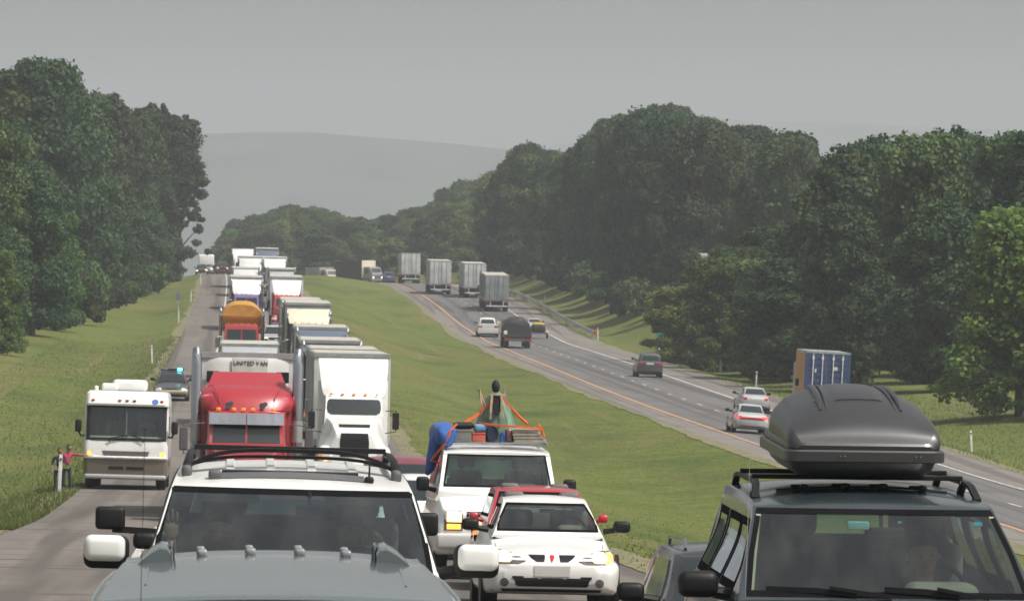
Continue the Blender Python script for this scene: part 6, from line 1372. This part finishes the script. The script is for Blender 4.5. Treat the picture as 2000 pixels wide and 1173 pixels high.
part('partition', 'greige', rv, lambda m: (m.box((-1.02, 3.4, 1.7), (.42, .05, 1.5)), m.box((.45, 3.4, 1.7), (1.5, .05, 1.5)), m.box((-.55, 3.4, 1.3), (.55, .05, .7))))
part('curtain', 'bluelight', rv, lambda m: m.box((.55, 2.6, 2.05), (1.1, .04, .7)))
part('cabin_floor', 'darkmetal', rv, lambda m: m.box((0, 3.0, .98), (2.4, 5, .04)))
decal(ub, [(1.0, -.66, .66), (1.15, -.70, .70)], 'f', 'grille', M('trim'), rv, .014, .04, 10, 3)
part('chrome_lip', 'postwhite', rv, lambda m: m.tube([(x, .0 - .05 * (1 - (x / 1.25) ** 6) , .955) for x in np.linspace(-1.22, 1.22, 15)], .045, 8), smooth=True)
decal(lb, [(.60, -.5, -.06), (.69, -.5, -.06)], 'f', 'air_intake', M('plastic'), rv, .014, .03, 6, 2); decal(lb, [(.60, .02, .55), (.69, .02, .55)], 'f', 'air_intake', M('plastic'), rv, .014, .03, 6, 2)
part('bumper', 'silver', rv, lambda m: m.rbox((0, .04, .38), (2.44, .2, .14), .05), smooth=True)
part('clearance_light', 'taillamp', rv, lambda m: [m.rbox((x, .215, 2.66), (.1, .04, .05), .015, 2) for x in (-1.02, -.22, 0, .22, 1.04)])
decal(tb_, ell(.84, 2.64, .1, .08), 'f', 'round_badge', M('bluelogo'), rv, .01, .01, 6, 8)
part('roof_air_conditioner', 'white', rv, lambda m: m.rbox((.05, 2.2, 3.12), (1.05, 1.1, .34), .12, 4), smooth=True)
part('roof_vent', 'white', rv, lambda m: (m.rbox((-.55, 1.6, 3.06), (.5, .5, .22), .07, 3), m.rbox((-.95, 1.1, 3.0), (.12, .12, .16), .04, 3)), smooth=True)
part('pillar', 'trim', rv, lambda m: m.bar([(0, .13, 1.52), (0, .35, 2.46)], .04, .04))
part('underbody', 'darkmetal', rv, lambda m: m.box((0, 4.6, .45), (2.0, 8.4, .3)))
put(rv, -3.16, 183.6, 9.0, roll=-1.6)
# police car
pc, b, g = car('sedan', 'police_car', 'police car with a lit blue beacon on the shoulder behind the motorhome', 'police car', M('charcoal'), -2.95, 306, roofcolor=M('black'))
part('front_bumper', 'beigecar', pc, lambda m: m.rbox((0, .0, .45), (1.6, .3, .22), .08), smooth=True)
part('light_bar', 'plastic', pc, lambda m: m.rbox((0, 2.6, 1.5), (1.15, .28, .12), .04), smooth=True)
part('beacon', 'bluelit', pc, lambda m: m.rbox((.38, 2.52, 1.52), (.26, .2, .15), .05), smooth=True)
part('beacon', 'slate', pc, lambda m: m.rbox((-.38, 2.52, 1.51), (.3, .2, .12), .05), smooth=True)
# vehicles at the top of the hill on the shoulder
wv, b, g = car('minivan', 'van', 'white fronted van with lit lamps on the shoulder at the crest', 'van', M('grey'), -3.3, 846, head='lampdim')
part('over_cab_box', 'white', wv, lambda m: m.rbox((0, 3.0, 1.95), (2.1, 3.2, 1.5), .15, 3), smooth=True)
car('suv', 'car', 'dark car with amber lit lamps beside the van at the crest', 'car', M('black'), -1.1, 850, head='amberlit')
car('sedan', 'car', 'dark car with bright headlights left of the van at the crest', 'car', M('black'), -4.9 + 1.0, 838, head='lamplit')

# people by the motorhome
def stander(label, X, Y, h, shirt, legs, armL, armR, face, lean=0, pack=None):
    root = empty('person', label, 'person'); root.location = (X, Y, ground(X, Y) - .02); k = h / 1.75
    S = lambda p: (p[0] * k + lean * max(0, p[2] - .9) * k, p[1] * k, p[2] * k)
    j = [(S((0, 0, .95)), (.15 * k, .11 * k)), (S((0, 0, 1.15)), (.14 * k, .1 * k)), (S((0, 0, 1.36)), (.17 * k, .11 * k)), (S((0, 0, 1.47)), (.08 * k, .08 * k))]; e = [(0, 1), (1, 2), (2, 3)]
    for s, (el, wr) in ((-1, armL), (1, armR)):
        b_ = len(j); j += [(S((s * .18, 0, 1.40)), (.07 * k,) * 2), (S(el), (.05 * k,) * 2), (S(tuple(np.array(el) * .5 + np.array(wr) * .5)), (.04 * k,) * 2)]; e += [(2, b_), (b_, b_ + 1), (b_ + 1, b_ + 2)]
    skin_body('upper_body', shirt, root, j, e)
    j = [(S((0, 0, .93)), (.15 * k, .11 * k))]; e = []
    for s in (-1, 1):
        b_ = len(j); j += [(S((s * .1, 0, .82)), (.09 * k,) * 2), (S((s * .12, -.03, .48)), (.065 * k,) * 2), (S((s * .13, .02, .1)), (.045 * k,) * 2), (S((s * .13, -.12, .05)), (.045 * k,) * 2)]; e += [(0, b_), (b_, b_ + 1), (b_ + 1, b_ + 2), (b_ + 2, b_ + 3)]
    skin_body('trousers', legs, root, j, e)
    for el, wr in (armL, armR):
        a_, c_ = Vector(S(el)), Vector(S(wr)); part('forearm', 'skin', root, lambda m: m.tube([a_.lerp(c_, .45), a_.lerp(c_, .75), c_], [.04 * k, .035 * k, .025 * k], 8), smooth=True)
        hand(root, c_, (c_ - a_), (0, 0, 1), .09 * k, curl=.15)
    part('neck', 'skin', root, lambda m: m.tube([S((0, 0, 1.46)), S((0, -.01, 1.56))], .055 * k, 8), smooth=True)
    head(root, S((0, -.02, 1.64)), .115 * k, face)
    return root
stander('person in a pink shirt holding one arm out towards the motorhome', -4.86, 182.5, 1.36, 'pink', 'denim', ((-.24, .02, 1.14), (-.2, -.12, .93)), ((.45, -.05, 1.36), (.78, -.1, 1.34)), (.6, -.8), .12)
stander('person in dark clothes just behind the one in pink', -5.14, 183.5, 1.28, 'navy', 'denim', ((-.26, .02, 1.16), (-.24, -.1, .92)), ((.22, -.06, 1.15), (.12, -.25, 1.05)), (.3, -1), .08)

# ================================================================== far carriageway
def lane(Y, k): return XY(Y) + (1.85 if k == 0 else 5.5)
car('sedan', 'sedan', 'silver sedan with a full width red tail lamp band, nearest on the far carriageway', 'car', M('silver'), 25.25, 298, back=True, tail='taillit')
sdn = [o_ for o_ in bpy.data.objects if o_.get('label', '').startswith('silver sedan with a full')][0]
b_ = Loft(BODY['sedan']['body'], 5, 3); decal(b_.bvh, [(.70, -.6, .6), (.80, -.6, .6)], 'b', 'lamp_band', M('taillamp'), sdn, .014, .03, 10, 3); decal(b_.bvh, [(.74, -.72, -.5), (.83, -.72, -.5)], 'b', 'brake_light', M('taillit'), sdn, .02, .03, 4, 3)
car('sedan', 'sedan', 'beige grey sedan ahead of the silver one, left of the roof box', 'car', M('silver'), 29.3, 343, back=True)
car('suv', 'suv', 'dark grey off-road car alone in the right lane of the far carriageway', 'car', M('charcoal'), 29.35, 430, back=True)
car('pickup', 'pickup_truck', 'pale old pickup beside the lorry with the black domed load', 'pickup', M('offwhite'), 24.75, 590, back=True)
cm_ = bpy.data.objects.new('x', None); bpy.data.objects.remove(cm_)
car('sedan', 'sedan', 'pale blue silver car in front of the small yellow trailer', 'car', M('silver'), 30.0, 606, back=True)
yt = empty('small_trailer', 'small two wheeled trailer with a yellow covered load', 'trailer')
part('deck', 'trim', yt, lambda m: (m.box((0, 1.2, .55), (1.5, 2.3, .12)), m.bar([(0, 0, .5), (0, -1.2, .5)], .08, .08)), bevel=.01)
part('load', 'blackbag', yt, lambda m: m.rbox((0, 1.2, .95), (1.3, 2.0, .7), .2, 4), smooth=True)
part('cover', 'yellowcloth', yt, lambda m: m.rbox((0, 1.3, 1.38), (1.05, 1.5, .3), .14, 4), smooth=True)
part('mudguard', 'postwhite', yt, lambda m: [m.rbox((s * .86, 1.2, .62), (.24, .8, .22), .08, 3) for s in (1, -1)], smooth=True)
for s in (1, -1): wheel(yt, s * .86, 1.2, .3, .18)
for s in (1, -1): part('tail_light', 'taillamp', yt, lambda m: m.rbox((s * .6, 2.38, .55), (.16, .05, .1), .02))
put(yt, 29.5, 588, 2.4, back=True)
tl = empty('flatbed_truck', 'lorry with a black domed tarpaulin load on the far carriageway', 'truck')
part('deck', 'darkmetal', tl, lambda m: m.box((0, 6, 1.1), (2.45, 7, .25)), bevel=.02)
part('load_cover', 'load', tl, lambda m: m.rings([[(1.18 * math.cos(a) * (1 + .02 * math.sin(5 * y)), y, 1.15 + 1.55 * max(0, math.sin(a + .16 * math.sin(y))) ** .7 * sc_ * (1 + .05 * math.sin(7 * a + 3 * y))) for a in np.linspace(0, math.pi, 15)] for y, sc_ in ((2.6, .86), (2.8, 1), (4, 1.02), (5.5, .98), (7, 1.03), (9.1, 1), (9.35, .9))], True, True), smooth=True, angle=60)
part('tie_rope', 'orangestrap' if False else 'trim', tl, lambda m: [m.tube([(1.22 * math.cos(a), y, 1.15 + 1.62 * max(0, math.sin(a)) ** .7) for a in np.linspace(0, math.pi, 13)], .02, 5) for y in (3.6, 5, 6.4, 7.8)])
part('cab', 'maroon', tl, lambda m: m.box((0, 1.2, 1.6), (2.2, 2.2, 1.7)), bevel=.12)
part('bumper', 'trim', tl, lambda m: m.box((0, 9.45, .75), (2.4, .12, .25)))
for s in (1, -1):
    part('tail_light', 'taillamp', tl, lambda m: m.box((s * .95, 9.53, .78), (.36, .05, .14)))
    part('wing_mirror', 'postwhite', tl, lambda m: m.rbox((s * 1.36, .9, 2.0), (.3, .12, .45), .04))
    part('side_tank', 'cream', tl, lambda m: m.rbox((s * 1.1, 9.3, 1.25), (.3, .3, .6), .05)) if s > 0 else None
    for y in (1.3, 6.6, 7.9): wheel(tl, s * .95, y, .5, .4, 'alu', 18)
put(tl, 25.3, 541, 9.5, back=True)
gt = 'pale box trailers on the far carriageway'
semi('grey dented box trailer above the black domed load', 28.95, 668, 'grey', 'trailergrey', 13, gt, back=True, tz=3.95)
semi('pale trailer in the right lane behind the grey dented trailer', 28.7, 722, 'grey', 'trailerwhite', 13, gt, back=True, tz=4.05)
semi('pale trailer in the left lane left of the other trailers', 25.2, 738, 'grey', 'trailerwhite', 13, gt, back=True, tz=4.05)
semi('white trailer with bright rear doors at the crest', 24.2, 826, 'slate', 'trailerwhite', 13, gt, back=True, tz=4.05)
car('suv', 'car', 'blue car beside the tipper at the crest of the far carriageway', 'car', M('bluebox'), 22.4, 868, back=True)
# lorries coming round the bend beyond the grass crest
def short_truck(label, X, Y, boxmat, cabc, yaw, bl=4.6, bz=3.6, dz=0):
    root = empty('box_truck', label, 'truck')
    cab = Loft([(0, .6, 1.5, .95, 1.0, .85, .03), (.1, .5, 1.7, 1.08, 1.1, .95, .04), (.5, .5, 2.3, 1.1, 1.2, .98, .04), (.8, .5, 2.55, 1.1, 1.2, .98, .05), (1.9, .5, 2.6, 1.1, 1.2, 1.0, .05)], 4, 3, .8); cab.build('cab', M(cabc), root)
    decal(cab.bvh, [(1.75, -.88, .88), (2.35, -.84, .84)], 'f', 'windscreen', M('glass'), root, .01, .03, 8, 5)
    for s in 'lr': decal(cab.bvh, [(1.6, .9, 1.7), (2.25, .95, 1.7)], s, 'side_window', M('glass'), root, .01, .03, 5, 4)
    decal(cab.bvh, [(.85, -.6, .6), (1.3, -.6, .6)], 'f', 'grille', M('trim'), root, .01, .03, 6, 3)
    for s in (1, -1): decal(cab.bvh, [(.9, s * .66, s * .92), (1.15, s * .66, s * .9)], 'f', 'headlight', M('lampdim'), root, .01, .03, 4, 3)
    part('cargo_box', boxmat, root, lambda m: m.box((0, 2.1 + bl / 2, (1.0 + bz) / 2), (2.45, bl, bz - 1.0)), bevel=.06)
    part('box_frame', 'cream' if boxmat == 'load' else 'alu', root, lambda m: (m.box((0, 2.05, (1.0 + bz) / 2), (2.5, .14, bz - .96)), m.box((0, 2.1 + bl, bz - .03), (2.5, .1, .1))))
    part('chassis', 'darkmetal', root, lambda m: m.box((0, 2 + bl / 2, .8), (1.6, bl + 2, .35)))
    for y in (1.0, 1.6 + bl):
        for s in (1, -1): wheel(root, s * .95, y, .48, .35, 'alu', 16)
    put(root, X, Y, 2 + bl, yaw=yaw, roll=0, dz=dz); return root
short_truck('dark bodied tipper with a cream cab coming round the bend over the grass crest', 21.2, 884, 'load', 'grey', 38, 6.0, 3.5)
short_truck('small pale box lorry furthest left behind the grass crest', 15.6, 930, 'trailergrey', 'beigecar', 30, 4.2, 2.9)
# container on the right shoulder
ct = empty('container_truck', 'blue container with an orange side, on a lorry stopped behind the roof box', 'truck')
part('container_side', 'orangebox', ct, lambda m: (m.box((0, 4.9, 2.35), (2.42, 6.0, 2.55)), [m.box((s * 1.215, 2.2 + .3 * k, 2.35), (.05, .15, 2.35)) for k in range(19) for s in (1, -1)]), bevel=.008)
part('container_roof', 'steel', ct, lambda m: m.box((0, 4.9, 3.645), (2.38, 5.95, .05)))
for s in (1, -1):
    d_ = part('container_door', 'bluebox', ct, lambda m: (m.box((s * .6, 7.93, 2.34), (1.17, .06, 2.5)), [m.box((s * .6, 7.965, 1.35 + .33 * k), (.95, .04, .17)) for k in range(7)]), bevel=.006)
    part('lock_rod', 'postwhite', d_, lambda m: [(m.cyl((s * x, 8.03, 1.15), (s * x, 8.03, 3.52), .03, None, 6), m.box((s * x, 8.02, 3.3), (.12, .05, .16))) for x in (.3, .82)])
    part('door_print', 'plate', d_, lambda m: m.box((s * .55 + .12, 8.0, 2.75 if s < 0 else 2.6), (.24 if s < 0 else .1, .02, .2)))
part('corner_post', 'bluebox', ct, lambda m: [m.box((s * 1.2, 7.9, 2.35), (.14, .16, 2.62)) for s in (1, -1)])
part('top_rail', 'steel', ct, lambda m: m.box((0, 7.92, 3.62), (2.46, .14, .12)))
part('chassis', 'darkmetal', ct, lambda m: (m.box((0, 4.6, .95), (1.2, 7.6, .3)),))
part('cab', 'grey', ct, lambda m: m.box((0, .9, 1.75), (2.3, 1.8, 2.3)), bevel=.12)
part('wing_mirror', 'plastic', ct, lambda m: [m.rbox((s * 1.6, 7.4, 1.9), (.2, .1, .4), .04) for s in (1,)])
part('underride_bar', 'trim', ct, lambda m: m.box((0, 7.9, .6), (2.3, .1, .14)))
for s in (1, -1):
    part('tail_light', 'taillamp', ct, lambda m: m.box((s * .95, 7.98, .8), (.3, .06, .14)))
    for y in (1.0, 5.8, 7.0): wheel(ct, s * 1.0, y, .5, .4, 'alu', 16)
put(ct, 33.0, 341, 8.0, back=True)

# ================================================================== roadside furniture
def post(label, X, Y, h=1.05, group=None):
    o = empty('delineator_post', label, 'post', group)
    part('post', 'postwhite', o, lambda m: m.rings([[(-.05, -.015, z), (.05, -.015, z), (.05, .02, z), (-.05, .02, z)] for z in (-.2, h)], True, True), bevel=.008)
    part('reflector', 'chrome', o, lambda m: m.cyl((0, -.03, h - .14), (0, -.012, h - .14), .042, None, 12))
    o.location = (X, Y, ground(X, Y)); o.rotation_euler = (R(rnd.uniform(-2, 2)), R(rnd.uniform(-3, 3)), 0)
post('white post in the grass in front of the person in pink', -5.02, 180.2, 1.1)
post('white post on the left verge just above the police car', -4.9, 385, 1.15)
post('white post on the left verge level with the yellow tipper', -4.25, 505, 1.2)
post('short white post on the left verge above the yellow tipper', -3.85, 600, 1.2)
post('last white post on the left verge before the crest', -3.45, 715, 1.3)
post('white post at the edge of the grass right of the roof box', 36.2, 300, 1.05)
post('white post on the right verge above the silver cars', 35.6, 416, 1.1)
post('white post at the near end of the guard rail', 35.2, 588, 1.2)
post('white post at the far start of the guard rail', 36.4, 712, 1.1)
sg = empty('marker_sign', 'narrow green distance marker on a post by the far carriageway', 'sign')
part('post', 'postwhite', sg, lambda m: m.box((0, .03, .5), (.09, .05, 1.5)))
part('sign_plate', 'signgreen', sg, lambda m: m.box((0, -.01, 2.0), (.42, .02, 1.65)), bevel=.005)
sg.location = (34.9, 500, ground(34.9, 500)); sg.rotation_euler = (0, 0, R(4))
sb = empty('road_sign', 'grey back of a small road sign on the left verge', 'sign')
part('post', 'steel', sb, lambda m: m.box((0, .03, .5), (.07, .05, 1.5)))
part('sign_plate', 'signback', sb, lambda m: m.box((0, 0, 1.45), (.42, .02, .75)), bevel=.005)
sb.location = (-4.75, 560, ground(-4.75, 560))
gdr = empty('guard_rail', 'curving galvanised guard rail along the right side of the far carriageway', 'guard rail')
gy = list(np.arange(590, 790, 2.0))
def gx(Y): return XY(Y) + RW + RSH + .5
pts = [(gx(Y), Y, ground(gx(Y), Y)) for Y in gy]
part('rail_beam', 'steel', gdr, lambda m: m.rings([[(x + a, y, z + b) for a, b in ((0, .42), (-.07, .5), (0, .6), (-.07, .7), (0, .8), (.04, .8), (.04, .42))] for x, y, z in pts], True, True), smooth=True, angle=30)
pm = None
for i in range(0, len(pts), 2):
    x, y, z = pts[i]
    if pm is None: o = part('rail_post', 'oldwood', gdr, lambda m: m.box((0, 0, .25), (.13, .13, 1.0)), bevel=.01); pm = o
    else: o = pm.copy(); C.objects.link(o); o.parent = gdr
    o.location = (x + .12, y, z)
part('end_marker', 'emblem', gdr, lambda m: m.box((pts[0][0], pts[0][1] - .08, pts[0][2] + .65), (.4, .04, .32)))
